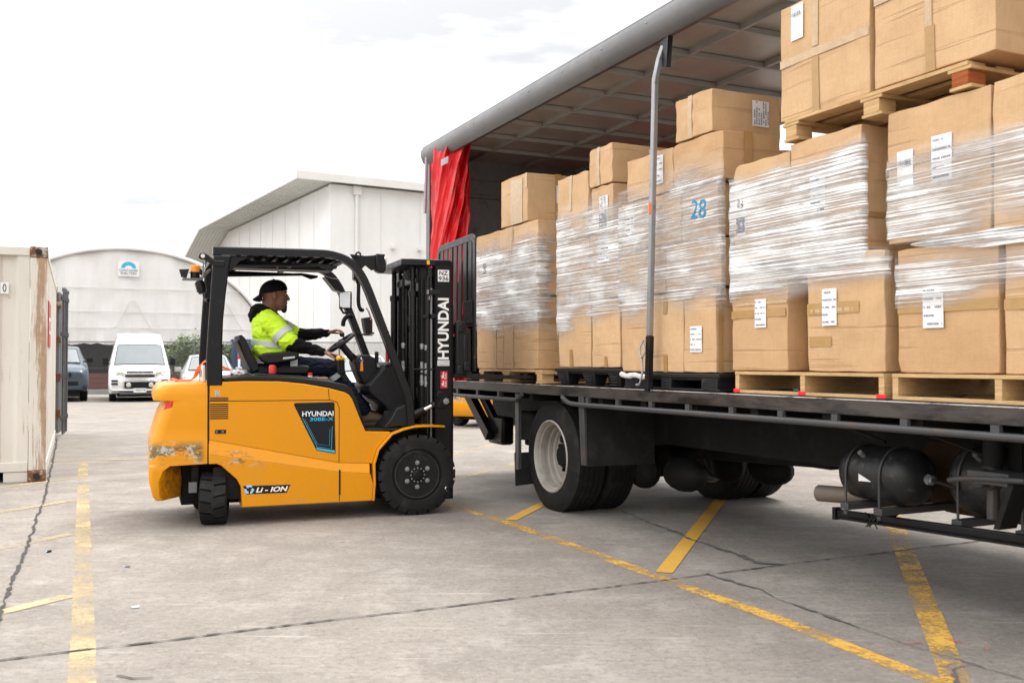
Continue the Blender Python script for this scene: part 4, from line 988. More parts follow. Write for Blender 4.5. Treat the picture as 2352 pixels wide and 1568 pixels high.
    b = MB(); b.box(2.915, 2.94, .375, .425, .355, .425); b.tube([(3.0, .36, .375), (4.9, .28, .455)], .008, 6)
    for k in range(5): b.tube(smoothpath([(3.16 + rnd.uniform(0, .1), .375, .43), (3.18 + rnd.uniform(0, .1), .36, .40), (3.14 + rnd.uniform(0, .16), .35, .36)], 4), .004, 5)
    b.build('bar_end', 'black', gb)
    b = MB(); b.bar([(4.4, .33, .47), (4.4, .6, .93)], .02, .02); b.bar([(3.3, .40, .41), (3.3, .8, .62)], .015, .015); b.build('guard_stay', 'chassis', t)
truck()

# ================================================================== CARGO (truck frame)
def wavy_box(L_, D_, H_, seed, amp=.0055, n=9):
    """box with slightly bulged, uneven faces; x 0..L, y 0..D, z 0..H"""
    r_ = random.Random(seed); bm = bmesh.new(); bmesh.ops.create_cube(bm, size=1)
    bmesh.ops.subdivide_edges(bm, edges=bm.edges[:], cuts=n, use_grid_fill=True)
    ph = [r_.uniform(0, 6.28) for _ in range(9)]; fx = [r_.uniform(2, 5) for _ in range(6)]; lean = r_.uniform(-.006, .006)
    for v in bm.verts:
        x, y, z = v.co; u, w_, q = x + .5, y + .5, z + .5
        bx = (1 - (2 * x) ** 2) * (1 - (2 * z) ** 2); by = (1 - (2 * y) ** 2) * (1 - (2 * z) ** 2)
        p = Vector((u * L_, w_ * D_, q * H_))
        if abs(y) > .499: p.y += (1 if y > 0 else -1) * (amp * (1.0 * bx + .55 * math.sin(fx[0] * u * 3 + ph[0]) * math.sin(fx[1] * q * 3 + ph[1])))
        if abs(x) > .499: p.x += (1 if x > 0 else -1) * (amp * (.9 * by + .5 * math.sin(fx[2] * w_ * 3 + ph[2]) * math.sin(fx[3] * q * 3 + ph[3])))
        if z > .499: p.z += amp * .7 * (math.sin(fx[4] * u * 3 + ph[4]) - .6) - .004 * (abs(2 * x) ** 6) * r_.random()
        if z < -.499: p.z += amp * .25 * (1 + math.sin(fx[5] * u * 3 + ph[5]))
        p.x += lean * q
        cn_ = (abs(x) > .499) + (abs(y) > .499) + (abs(z) > .499)
        if cn_ == 3: k = r_.uniform(0, 1) ** 3 * .009; p += Vector((-k if x > 0 else k, -k if y > 0 else k, (-k if z > 0 else k) * .7))
        elif cn_ == 2: k = r_.uniform(-.5, 1) * .0016; p += Vector(((-k if x > 0 else k) * (abs(x) > .499), (-k if y > 0 else k) * (abs(y) > .499), 0))
        v.co = p
    b = MB(); bm.verts.index_update(); b.add([v.co.copy() for v in bm.verts], [[v.index for v in f.verts] for f in bm.faces]); bm.free(); return b

def carton(s0, s1, z0, z1, label, t0=.08, depth=.42, tapes=(), labels=(), group=None, seed=None, rot=0, hand=None):
    seed = seed or int(s0 * 1000 + z0 * 777) & 0xffff
    r_ = random.Random(seed); L_, H_ = s1 - s0 - .004, z1 - z0 - .004
    o = wavy_box(L_, depth, H_, seed).build('carton', 'card', frame=TRUCK @ Matrix.Translation((s0, t0, z0)) @ Matrix.Rotation(R(rot), 4, 'Z'), bevel=.004, seg=2, ang=40)
    tag(o, label, 'cardboard box', group); ORG[o.name] = Vector()
    def patch(face, u0, u1, v0, v1, off, nm, m, n=8):
        """thin strip lying on the front ('f') or end ('e') face, follows its bulge loosely"""
        b = MB(); W_ = L_ if face == 'f' else depth
        def fn(u, v):
            a = lerp(u0, u1, u); c = lerp(v0, v1, v)
            h = (1 - (2 * a - 1) ** 2) * (1 - (2 * c - 1) ** 2) * .006 + off
            return (a * W_, -h, c * H_) if face == 'f' else (L_ + h, a * W_, c * H_)
        b.grid(fn, n, n); return b.build(nm, m, o, fix=False)
    for (face, u0, u1, v0, v1, m) in tapes: patch(face, u0, u1, v0, v1, .0045, 'tape', m)
    for (face, u, v, w_, h_, kind) in labels:
        W_ = L_ if face == 'f' else depth
        p = patch(face, u - w_ / 2 / W_, u + w_ / 2 / W_, v - h_ / 2 / H_, v + h_ / 2 / H_, .007, 'paper_label', 'paper', 3)
        b = MB()   # rows of small print
        rows = 5 if kind == 'rows' else 7
        cx, cz = u * W_, v * H_
        for k in range(rows):
            if kind == 'rows': zz = cz + h_ * (.40 - .8 * k / (rows - 1)); x = cx - w_ * .42; step = w_ * .06
            else: zz = cx + w_ * (-.40 + .8 * k / (rows - 1)); x = cz - h_ * .44; step = h_ * .05
            end = (cx + w_ * (.42 if k % 3 else .1)) if kind == 'rows' else cz + h_ * (.44 if k % 3 else .1)
            while x < end:
                q = step * r_.uniform(.4, 1.5); hh = .0045
                hz = .0135 + .004
                def pt(a, c):
                    if kind != 'rows': a, c = c, a
                    return (a, -hz, c) if face == 'f' else (L_ + hz, a, c)
                if r_.random() < .8: b.add([pt(x, zz - hh), pt(x + q, zz - hh), pt(x + q, zz + hh), pt(x, zz + hh)], [(0, 1, 2, 3)])
                x += q + step * .4
        if kind == 'code':
            b = MB(); x = cx - w_ * .4
            while x < cx + w_ * .38:
                q = r_.uniform(.002, .006); zz = cz + h_ * .22
                b.add([(x, -.018, zz - .012), (x + q, -.018, zz - .012), (x + q, -.018, zz + .012), (x, -.018, zz + .012)], [(0, 1, 2, 3)]); x += q + r_.uniform(.002, .006)
        b.build('print', 'print', p, smooth=False, fix=False)
    if hand:
        text_mb(hand, (.16, .12), (L_ * .30, -.016, H_ * .40), (1, 0, -.08), (.12, 0, 1), .002, .0).build('handwriting', 'marker', o, smooth=False)
    return o
VT = lambda u=.5, w_=.05, a=0, b=1, f='f', m='tape': (f, u - w_, u + w_, a, b, m)
HT = lambda v=.5, h_=.05, a=0, b=1, f='f', m='tape': (f, a, b, v - h_, v + h_, m)
GA, GB, GC, GD, GE = 'boxes of the stack on the forks', 'boxes of the second stack', 'boxes of the tall middle stack', 'boxes of the double stack under the upper pallet', 'boxes of the stack at the right edge'
# stack on the fork tips
carton(-1.66, -1.03, 1.205, 1.862, 'bottom box of the stack on the forks, right behind the load backrest', depth=.5, tapes=[VT(.72, .05)], group=GA)
carton(-1.022, -.302, 1.205, 1.855, 'bottom box of the stack on the forks, on the side away from the backrest', depth=.5, tapes=[VT(.30, .02), HT(.66, .04, .30, 1), HT(.66, .04, 0, 1, 'e')], group=GA)
carton(-1.69, -1.125, 1.868, 2.53, 'film-wrapped box in the middle tier on the forks, next to the backrest', depth=.5, labels=[('f', .45, .55, .09, .22, 'col')], group=GA)
carton(-1.118, -.30, 1.862, 2.53, 'film-wrapped box in the middle tier on the forks with ragged film end on its side', depth=.5, tapes=[VT(.36, .02)], group=GA)
carton(-1.08, -.51, 2.537, 2.985, 'loose taped box alone on top of the stack on the forks', depth=.62, tapes=[VT(.62, .22, .0, .92, m='tape_clear'), ('f', .93, 1, .68, .98, 'tape_clear'), VT(.5, .05, 0, 1, 'e')], labels=[('e', .58, .58, .14, .16, 'rows')], group=GA)
carton(-1.66, -1.0, 1.205, 2.4, 'tall box at the far side of the stack on the forks', t0=.62, depth=.5, group=GA)
# second stack
carton(.086, .624, 1.228, 1.742, 'bottom box with short tape end, left half of the stack behind the forks load', tapes=[VT(.42, .05, 0, .28)], group=GB)
carton(.645, 1.06, 1.228, 1.752, 'bottom box with short tape end, right half of the stack behind the forks load', tapes=[VT(.52, .05, 0, .16)], group=GB)
carton(.066, .602, 1.748, 2.265, 'film-wrapped box in the second tier, left half of the stack behind the forks load', tapes=[VT(.44, .05, 0, .4)], group=GB)
carton(.612, 1.055, 1.758, 2.265, 'film-wrapped box with white label in the second tier behind the steel roof post', tapes=[VT(.55, .05, 0, .4)], labels=[('f', .50, .76, .17, .20, 'rows')], group=GB)
carton(.068, .586, 2.272, 2.802, 'box with clear tape whose top sticks out of the film, beside the small top box', tapes=[VT(.46, .04, .45, 1, m='tape_clear')], group=GB)
carton(.64, .965, 2.27, 2.636, 'box under the small top box of the second stack with a label under film', depth=.5, labels=[('f', .62, .42, .12, .25, 'col')], group=GB)
carton(.60, .952, 2.642, 2.945, 'small loose box on top of the second stack left of the steel roof post', depth=.55, tapes=[VT(.44, .06, .0, 1, m='tape_clear')], labels=[('e', .72, .72, .14, .12, 'col')], group=GB)
# tall middle stack
carton(1.085, 1.425, 1.20, 1.745, 'bottom box at the left foot of the tall middle stack beside the roof post', group=GC)
carton(1.44, 1.866, 1.20, 1.74, 'bottom box of the tall middle stack just right of the roof post foot', tapes=[VT(.52, .05, 0, .22), VT(.52, .05, .75, 1)], group=GC)
carton(1.872, 2.222, 1.20, 1.752, 'bottom box with white paper label in the tall middle stack, corner with punched holes', labels=[('f', .42, .40, .13, .17, 'rows')], tapes=[VT(.08, .04, 0, 1, 'e')], group=GC)
carton(1.048, 1.652, 1.752, 2.078, 'wide film-wrapped box in the second tier of the tall middle stack behind the post', group=GC)
carton(1.66, 2.274, 1.757, 2.074, 'wide film-wrapped box in the second tier of the tall middle stack right of the post', group=GC)
carton(1.085, 1.50, 2.084, 2.44, 'film-wrapped box with label in the third tier, left of the roof post', labels=[('f', .32, .55, .12, .20, 'rows')], group=GC)
carton(1.51, 1.842, 2.082, 2.44, 'film-wrapped box in the third tier between the roof post and the box marked in blue', group=GC)
carton(1.856, 2.244, 2.08, 2.425, 'film-wrapped box with 28 handwritten in blue marker', group=GC, hand='28')
carton(1.165, 1.75, 2.445, 2.752, 'box in the fourth tier of the tall middle stack cut by the upper roof post', labels=[('f', .74, .55, .10, .2, 'rows')], group=GC)
carton(1.757, 2.305, 2.432, 2.752, 'box with tape on its shaded side, under the topmost box of the middle stack', depth=.46, tapes=[VT(.42, .07, 0, 1, 'e')], group=GC)
carton(1.787, 2.190, 2.758, 3.045, 'topmost loose box of the middle stack with a paper label on its shaded side', depth=.56, tapes=[VT(.42, .06, 0, 1, m='tape_clear')], labels=[('e', .69, .52, .14, .17, 'col')], group=GC)
carton(1.72, 2.25, 2.438, 2.68, 'plain box in the second row behind the middle stack', t0=.585, depth=.45, group=GC)
carton(1.10, 2.2, 1.20, 2.43, 'big plain box at the far side of the middle stack', t0=.58, depth=.5, group=GC)
# double stack under the upper pallet
carton(2.38, 2.885, 1.217, 1.832, 'bottom box with label and mid tape on the red-sprayed pallet, left one', depth=.5, tapes=[HT(.56, .04, 0, .98), HT(.66, .015, .1, 1, m='tape_clear')], labels=[('f', .56, .56, .10, .17, 'rows')], group=GD)
carton(2.90, 3.03, 1.217, 1.80, 'narrow box set back between the two bottom boxes of the red-sprayed pallet', t0=.22, depth=.4, group=GD)
carton(3.048, 3.608, 1.217, 1.852, 'bottom box with label and two tapes on the red-sprayed pallet, right one', depth=.56, tapes=[HT(.545, .05, 0, .70), HT(.26, .045, .03, .34), HT(.53, .015, .05, .62, m='tape_clear')], labels=[('f', .32, .555, .11, .20, 'rows')], group=GD)
carton(2.405, 2.915, 1.858, 2.487, 'film-wrapped upper box on the red-sprayed pallet, its crumpled top edge showing', depth=.5, labels=[('f', .16, .50, .085, .25, 'col')], group=GD)
carton(2.920, 3.458, 1.862, 2.522, 'film-wrapped upper box with paper label right under the upper pallet block', depth=.56, tapes=[HT(.28, .02, 0, 1, 'e')], labels=[('f', .42, .50, .115, .21, 'rows')], group=GD)
# boxes on the upper pallet
carton(2.838, 3.518, 2.660, 3.325, 'large taped box on the upper pallet with a blank white label', depth=.6, tapes=[HT(.50, .035, 0, 1, m='tape_clear'), VT(.43, .04, 0, .46), VT(.43, .035, .55, 1, m='tape_clear')], labels=[('f', .22, .82, .10, .20, 'code')], group='boxes on the upper pallet')
carton(3.55, 4.258, 2.668, 3.36, 'largest box on the upper pallet at the top right, tape down its middle', depth=.72, tapes=[VT(.50, .04, 0, .32), VT(.49, .03, .32, 1, m='tape_clear'), HT(.66, .035, 0, .5, m='tape_clear')], group='boxes on the upper pallet')
# stack at the right edge
carton(3.688, 4.260, 1.215, 1.830, 'bottom box with label and wide tape on the pallet at the right edge', depth=.56, tapes=[HT(.52, .04, 0, 1), ('f', .36, .46, .66, .80, 'tape')], labels=[('f', .39, .52, .12, .20, 'rows')], group=GE)
carton(4.285, 4.88, 1.215, 1.81, 'bottom box with a torn corner cut by the right edge of the photo', depth=.56, tapes=[HT(.52, .04, 0, 1)], group=GE)
carton(3.63, 4.225, 1.86, 2.527, 'film-wrapped box with two white labels, one of them a barcode', depth=.56, tapes=[HT(.60, .03, 0, .5)], labels=[('f', .20, .52, .10, .22, 'code'), ('f', .57, .57, .115, .22, 'rows')], group=GE)
carton(4.235, 4.86, 1.86, 2.535, 'film-wrapped upper box cut by the right edge of the photo', depth=.56, group=GE)

# ------------------------------------------------------------------ pallets
def wood_pallet(s0, s1, z0, label, t0=.06, depth=1.1, h=.118, red=False, dark_block=None, flip=False):
    t = thing('wood_pallet', label, 'pallet', TRUCK, ((s0 + s1) / 2, t0, z0), 'wooden pallets on the truck')
    L_ = s1 - s0
    for k in range(6):
        y = t0 + k * (depth - .12) / 5; b = MB(); b.box(s0, s1, y, y + .12, z0 + h - .018, z0 + h); b.build('top_board', 'wood', t, .002)
    for k, x in enumerate((s0, (s0 + s1) / 2 - .018, s1 - .036)):
        b = MB(); wd_ = .036
        b.box(x, x + wd_, t0 + .003, t0 + depth, z0 + .017, z0 + h - .018); b.build('stringer', 'wood' if dark_block is None or k != dark_block else 'wood_red', t, .002)
        if red:
            b = MB(); b.box(x - .012, x + wd_ + .012, t0 - .003, t0 + .0025, z0 + .001, z0 + .024); b.build('paint_mark', 'red_spray', t, .008)
    for k in range(3):
        y = t0 + k * (depth - .1) / 2; b = MB(); b.box(s0 + .002, s1 - .002, y, y + .1, z0, z0 + .017); b.build('bottom_board', 'wood', t, .002)
    return t
wood_pallet(2.43, 3.61, 1.082, 'pine pallet with red-sprayed feet on the truck deck', red=True, h=.13)
wood_pallet(3.663, 4.86, 1.082, 'pine pallet at the right edge of the deck without red marks', h=.13)
def block_pallet(s0, s1, z0, label, blocks, h, t0=.06, depth=1.1, cross=True):
    t = thing('wood_pallet', label, 'pallet', TRUCK, ((s0 + s1) / 2, t0, z0), 'wooden pallets on the truck')
    for k in range(6):
        y = t0 + k * (depth - .12) / 5; b = MB(); b.box(s0, s1, y, y + .12, z0 + h - .02, z0 + h); b.build('top_board', 'wood', t, .002)
    for x, wd_, m in blocks:
        for k, y in enumerate((t0 + .004, t0 + depth / 2 - .06, t0 + depth - .13)):
            b = MB(); b.box(x, x + wd_, y, y + .12, z0 + .016, z0 + h - .038); b.build('block', m, t, .004)
        b = MB(); b.box(x - .02, x + wd_ + .02, t0 + .002, t0 + depth, z0 + h - .038, z0 + h - .02); b.build('cross_board', 'wood', t, .002)
        b = MB(); b.box(x - .01, x + wd_ + .02, t0 + .002, t0 + depth, z0, z0 + .016); b.build('bottom_board', 'wood', t, .002)
    return t
block_pallet(2.89, 4.122, 2.532, 'upper pallet with a red-brown corner block carrying the two largest boxes', [(2.892, .09, 'wood'), (3.485, .105, 'wood'), (4.03, .09, 'wood_red')], .124)
block_pallet(-1.56, -.19, 1.082, 'pale wooden pallet with the fork tips under its boxes', [(-1.55, .08, 'wood'), (-1.0, .12, 'wood'), (-.30, .10, 'wood')], .118)
def plastic_pallet(s0, s1, label, feet, t0=.06, depth=1.1, h=.118, z0=1.082, taper=.0):
    t = thing('plastic_pallet', label, 'pallet', TRUCK, ((s0 + s1) / 2, t0, z0), 'black plastic pallets')
    b = MB(); b.box(s0, s1, t0, t0 + depth, z0 + h - .03, z0 + h)
    b.box(s0 + .01, s1 - .01, t0 + .012, t0 + depth - .01, z0 + h - .045, z0 + h - .03); b.build('deck', 'plastic_pallet', t, .006)
    for x, wd_ in feet:
        for y in (t0 + .004, t0 + depth / 2 - .07, t0 + depth - .15):
            b = MB(); q = taper
            b.hexa([(x + q, y + q, z0), (x + wd_ - q, y + q, z0), (x + wd_ - q, y + .14 - q, z0), (x + q, y + .14 - q, z0), (x, y, z0 + h - .03), (x + wd_, y, z0 + h - .03), (x + wd_, y + .14, z0 + h - .03), (x, y + .14, z0 + h - .03)])
            for k in range(4): b.box(x + wd_ * .2, x + wd_ * .8, y - .004, y + .002, z0 + .012 + k * .02, z0 + .018 + k * .02)
            b.build('foot', 'plastic_pallet', t, .004)
    if not taper:
        b = MB(); b.box(s0, s1, t0 + .002, t0 + .1, z0 + .0, z0 + .012); b.build('skid', 'plastic_pallet', t, .003)
    return t
plastic_pallet(.05, 1.10, 'black plastic pallet with tapered feet under the second stack', [(.07, .2), (.5, .2), (.9, .18)], taper=.03, h=.138)
plastic_pallet(1.14, 2.27, 'black plastic pallet with square ribbed feet under the tall middle stack', [(1.15, .34), (1.62, .12), (2.08, .17)], h=.112)
t = thing('folded_film', 'wad of white folded film on the plastic pallet left of the roof post', 'plastic film', TRUCK, (1.25, .02, 1.17))
b = MB(); b.tube(smoothpath([(1.15, .035, 1.182), (1.25, .02, 1.168), (1.34, .03, 1.176), (1.44, .02, 1.165), (1.50, .03, 1.17)], 4), [.018, .022, .02, .019, .016, .02, .022, .018, .02, .02, .016, .02, .018, .02, .018, .014, .012][:17], 7); b.build('roll', 'bag_film', t)

# ------------------------------------------------------------------ stretch film round the stacks
def film(label, outline, t0, right, z_lo, z_hi, m='film', left=None, rt=.4, seed=1, off=.016, fade=.2):
    """outline(s fraction) front surface; wraps from the left end along the front and round the right-hand end"""
    r_ = random.Random(seed); s0, s1 = outline; o = thing('stretch_film', label, 'stretch film', TRUCK, ((s0 + s1) / 2, t0, z_lo(0)), 'clear stretch film round the stacks')
    total = (left or 0) + (s1 - s0) + rt
    ph = [r_.uniform(0, 6.28) for _ in range(6)]
    def fn(u, v):
        d = u * total; zl = z_lo(max(0, min(1, (d - (left or 0)) / (s1 - s0)))); zh = z_hi(max(0, min(1, (d - (left or 0)) / (s1 - s0))))
        zl += .012 * math.sin(9 * u + ph[0]) + .004 * math.sin(31 * u + ph[1]); zh += .012 * math.sin(8 * u + ph[2]) + .004 * math.sin(27 * u + ph[3])
        z = lerp(zl, zh, v); wv = .0035 * math.sin(55 * z + 9 * u + ph[4]) + .003 * math.sin(23 * z - 14 * u + ph[5])
        lf = left or 0
        if d < lf: return (s0 - off - wv, t0 + (lf - d), z)
        d -= lf
        if d <= s1 - s0: return (s0 + d, t0 - off - wv, z)
        d -= s1 - s0
        ragged = rt + (.035 * math.sin(38 * z) + .02 * math.sin(95 * z) if .05 < rt < .3 else 0)
        return (right(z) + off + wv, t0 + d * ragged / rt, z)
    b = MB(); b.grid(fn, 90, 40); f_ = b.build('film', m, o, fix=False, ang=180)
    at = f_.data.attributes.new('fade', 'FLOAT', 'POINT'); fv = []
    for j in range(40):
        for i in range(90):
            v = j / 39; u = i / 89; e = min(v, 1 - v) / fade + .25 * math.sin(17 * u + ph[0]) * .6
            if .05 < rt < .3: e = min(e, (1 - u) / .05 + .3)
            fv.append(max(0, min(1, e)))
    at.data.foreach_set('value', fv); return o
film('film wrapped round the boxes on the forks, ragged end on their side', (-1.70, -.295), .08, lambda z: -.297, lambda k: 1.52 - .02 * k, lambda k: 2.50 - .04 * k, 'film', .4, .13, 2)
film('film wrapped slantwise round the second stack', (.06, 1.06), .08, lambda z: 1.06, lambda k: 1.42 + .14 * k, lambda k: 2.60 - .02 * k, 'film_fan', .4, .02, 3)
film('film wrapped high round the tall middle stack behind the roof post', (1.045, 2.30), .08, lambda z: 2.28, lambda k: 1.52 + .02 * k, lambda k: 2.56 + .12 * k, 'film_cross', .4, .02, 4)
film('dense film round the upper boxes of the red-sprayed pallet', (2.37, 3.46), .08, lambda z: 3.462, lambda k: 1.64 + .12 * k, lambda k: 2.40 + .06 * k, 'film_dense', .4, .02, 5, fade=.1)
film('film band round the tops of the bottom boxes on the red-sprayed pallet', (2.372, 3.615), .08, lambda z: 3.612, lambda k: 1.60 + .06 * k, lambda k: 1.87, 'film_even', .4, .02, 6, .020, .35)
film('film round the upper boxes at the right edge', (3.625, 4.87), .08, lambda z: 4.87, lambda k: 1.85, lambda k: 2.32 + .02 * k, 'film_even', .4, .4, 7, fade=.12)
film('film round the tops of the bottom boxes at the right edge', (3.68, 4.89), .08, lambda z: 4.89, lambda k: 1.50 + .13 * k, lambda k: 1.82, 'film_even', .4, .4, 8, .018, .3)
film('thick white band of gathered film across the stack at the right edge', (3.80, 4.90), .08, lambda z: 4.90, lambda k: 1.83 - .10 * k, lambda k: 1.838 + .07 * k, 'film_dense', 0, .4, 9, .028, .08)

# ================================================================== FORKLIFT (x forwards, y to its left, origin under the front axle)
def forklift():
    t = thing('forklift', 'yellow and black electric forklift with a driver, forks under the load', 'forklift', FORK)
    Yh = .56
    # ---- body: upper shell, flared lower skirt, crease between them
    up = [(-1.658, .668), (-1.155, .561), (-.648, .453), (-.40, .44), (-.376, .435), (-.337, .559), (-.225, .682), (-.225, .694), (-.433, .703), (-.475, .80), (-.544, .97), (-.570, 1.005), (-.607, 1.025), (-.731, 1.058), (-.93, 1.095), (-1.125, 1.116), (-1.40, 1.12), (-1.658, 1.112)]
    b = MB(); b.prism(up, 'y', -Yh, Yh); bd = b.build('body_shell', 'yellow', t, .012, seg=3)
    sk = [(-1.658, .56), (-1.155, .475), (-.648, .385), (-.40, .365), (-.372, .278), (-.383, .139), (-.64, .14), (-1.41, .14), (-1.418, .30), (-1.45, .36), (-1.565, .468), (-1.60, .484), (-1.658, .484)]
    b = MB(); b.prism(sk, 'y', -.585, .585)
    for s in (-1, 1):   # sloping strip under the crease
        a = [(-1.658, .668), (-1.155, .561), (-.648, .453), (-.398, .44)]; c = [(-1.658, .56), (-1.155, .475), (-.648, .385), (-.40, .365)]
        v = [(x, s * Yh, z) for x, z in a] + [(x, s * .585, z) for x, z in c] + [(x, s * .5, z) for x, z in c]
        b.add(v, [(i, i + 1, 5 + i, 4 + i) for i in range(3)] + [(0, 4, 8), (3, 7, 11)])
    b.build('side_skirt', 'yellow', t, .006, ang=25)
    # panel gaps
    b = MB()
    for s in (-1, 1):
        y0, y1 = (s * (Yh - .01), s * (Yh + .0015)); 
        def strip(p, q, w_, ya, yb):
            d = Vector((q[0] - p[0], q[1] - p[1])).normalized(); n = Vector((-d.y, d.x)) * w_ / 2
            pts = [(p[0] + n.x, p[1] + n.y), (q[0] + n.x, q[1] + n.y), (q[0] - n.x, q[1] - n.y), (p[0] - n.x, p[1] - n.y)]; b.prism(pts, 'y', ya, yb)
        strip((-1.655, .967), (-.72, .963), .005, y0, y1); strip((-.72, .963), (-.668, .945), .005, y0, y1); strip((-.668, .945), (-.650, .90), .005, y0, y1); strip((-.650, .90), (-.650, .455), .005, y0, y1)
        strip((-.650, .385), (-.650, .15), .005, s * .575, s * .5865); strip((-.648, .40), (-.648, .20), .013, s * .575, s * .588)
        strip((-.738, 1.055), (-.731, .965), .004, y0, y1)
    b.build('panel_gap', 'black', bd, smooth=False)
    b = MB()
    for z in (.993, .982, .971): b.box(-1.65, -1.515, -Yh - .0018, -Yh + .01, z - .003, z + .003)
    for k in range(8): z = .943 - k * .0158; b.box(-1.65, -1.515, -Yh - .0018, -Yh + .01, z - .0042, z + .0042)
    b.build('vent', 'black', bd, smooth=False)
    b = MB(); b.box(-1.612, -1.53, -Yh - .004, -Yh, .715, .745); l_ = b.build('door_latch', 'black', bd, .003)
    b = MB(); b.box(-1.605, -1.595, -Yh - .006, -Yh - .004, .72, .74); b.lathe([(.010, 0), (.010, .003)], (-1.555, -Yh - .004, .73), (0, -1, 0), 10); b.build('lock', 'steel_grey', l_)
    b = MB(); b.box(-1.614, -1.580, -Yh - .002, -Yh, 1.004, 1.048); st = b.build('sticker', 'paper', bd)
    b = MB(); b.box(-1.611, -1.583, -Yh - .003, -Yh - .002, 1.007, 1.045); b.build('border', 'txt_navy', st)
    b = MB()
    for a in ((-1.607, -1.587, 1.038, 1.041), (-1.607, -1.587, 1.011, 1.014), (-1.607, -1.604, 1.011, 1.041), (-1.590, -1.587, 1.011, 1.041), (-1.601, -1.593, 1.024, 1.030), (-1.5985, -1.5955, 1.016, 1.036)): b.box(a[0], a[1], -Yh - .004, -Yh - .003, a[2], a[3])
    b.build('symbol', 'paper', st)
    # ---- big side decal
    for s in (-1, 1):
        y = s * (Yh + .0012); X = lambda x: x
        b = MB(); b.prism([(-1.013, .93), (-1.003, .943), (-.70, .946), (-.688, .936), (-.678, .529), (-.83, .56)], 'y', s * (Yh - .004), s * (Yh + .0015)); dc = b.build('decal', 'txt_navy', bd, smooth=False)
        ux = (1, 0, 0) if s < 0 else (-1, 0, 0); o1 = (-.946, .835) if s < 0 else (-.696, .835); o2 = (-.885, .797) if s < 0 else (-.696, .797)
        text_mb('HYUNDAI', (.25, .040), (o1[0], y + s * .001, o1[1]), ux, (0, 0, 1), .002, .02).build('lettering', 'txt_white', dc, smooth=False)
        text_mb('30BE-X', (.19, .029), (o2[0], y + s * .001, o2[1]), ux, (0, 0, 1), .002, .012).build('lettering', 'txt_blue', dc, smooth=False)
        b = MB()
        for pts, r_ in (([(-.944, .825), (-.828, .592), (-.712, .572), (-.706, .75)], .0028), ([(-.925, .81), (-.824, .612), (-.728, .596), (-.724, .73)], .0016)):
            b.tube([(x, y + s * .001, z) for x, z in pts], r_, 4)
        b.build('stripe', 'txt_blue', dc, smooth=False)
        b = MB(); b.prism([(-.828, .565), (-.683, .536), (-.683, .556), (-.834, .585)], 'y', s * Yh, s * (Yh + .0022)); b.build('stripe', 'txt_blue', dc, smooth=False)
        # Li-ION sticker on the skirt
        y = s * .5862
        b = MB(); b.prism([(-1.402, .305), (-1.04, .300), (-1.068, .238), (-1.375, .241)], 'y', s * .584, s * .5868); lc = b.build('battery_sticker', 'txt_navy', bd, smooth=False)
        text_mb('Li - ION', (.248, .040), ((-1.306, y + s * .001, .250) if s < 0 else (-1.06, y + s * .001, .250)), ux, (0, 0, 1), .002, .03, .28).build('lettering', 'txt_white', lc, smooth=False)
        b = MB(); cx, cz = -1.356, .276
        for k in range(3):   # recycling arrows
            a0 = math.pi / 2 + k * 2 * math.pi / 3; P_ = lambda a, r_: (cx + r_ * math.cos(a), cz + r_ * math.sin(a))
            arc_o = [P_(a0 - .75 + 1.1 * i / 5, .036) for i in range(6)]; arc_i = [P_(a0 - .75 + 1.1 * i / 5, .019) for i in range(6)]
            b.prism(arc_o + arc_i[::-1], 'y', s * .5862, s * .5880); b.prism([P_(a0 + .34, .044), P_(a0 + .95, .028), P_(a0 + .34, .011)], 'y', s * .5862, s * .5880)
        b.build('recycling_symbol', 'txt_sky', lc, smooth=False)
    # ---- black trim along the top edge, deck and battery hood
    tr = [(-1.555, 1.118), (-1.40, 1.122), (-1.125, 1.118), (-.93, 1.097), (-.731, 1.060), (-.607, 1.027), (-.570, 1.007), (-.544, .97), (-.475, .80), (-.437, .703), (-.415, .703), (-.44, .76), (-.505, .98), (-.545, 1.05), (-.592, 1.087), (-.747, 1.12), (-1.0, 1.148), (-1.199, 1.160), (-1.346, 1.164), (-1.555, 1.145)]
    b = MB(); b.prism(tr, 'y', -Yh + .012, Yh - .012); b.build('top_trim', 'plastic', t, .012)
    b = MB(); b.prism([(-1.32, 1.15), (-.85, 1.12), (-.82, 1.135), (-.9, 1.152), (-1.28, 1.182), (-1.32, 1.17)], 'y', -Yh + .03, -.28); b.box(-.97, -.82, -.52, -.36, 1.125, 1.142); b.build('side_console', 'plastic', t, .008)
    # ---- front fender over the drive wheel
    for s in (-1, 1):
        fp = [(-.383, .139), (-.372, .278), (-.376, .435), (-.337, .559), (-.225, .682), (-.12, .72), (-.03, .740), (.10, .742), (.253, .732)]
        b = MB(); v = []
        for i, (x, z) in enumerate(fp):
            dx, dz = (.018, 0) if i < 3 else ((.012, -.012) if i < 5 else (0, -.016))
            yo = .60 if i < 7 else (.585 if i == 7 else .54)
            v += [(x, s * yo, z), (x, s * .30, z), (x + dx, s * .30, z + dz), (x + dx, s * yo, z + dz)]
        n = len(fp); fs = [(4 * i + k, 4 * i + (k + 1) % 4, 4 * i + 4 + (k + 1) % 4, 4 * i + 4 + k) for i in range(n - 1) for k in range(4)] + [(0, 1, 2, 3), tuple(range(4 * n - 4, 4 * n))]
        b.add(v, fs); b.build('front_fender', 'yellow', t, .004)
    # ---- floor plate, step and toe board
    b = MB(); b.box(-.56, .02, -.53, .53, .70, .722); b.box(-.60, -.42, -.54, .54, .60, .70); b.build('floor_plate', 'plastic', t, .006)
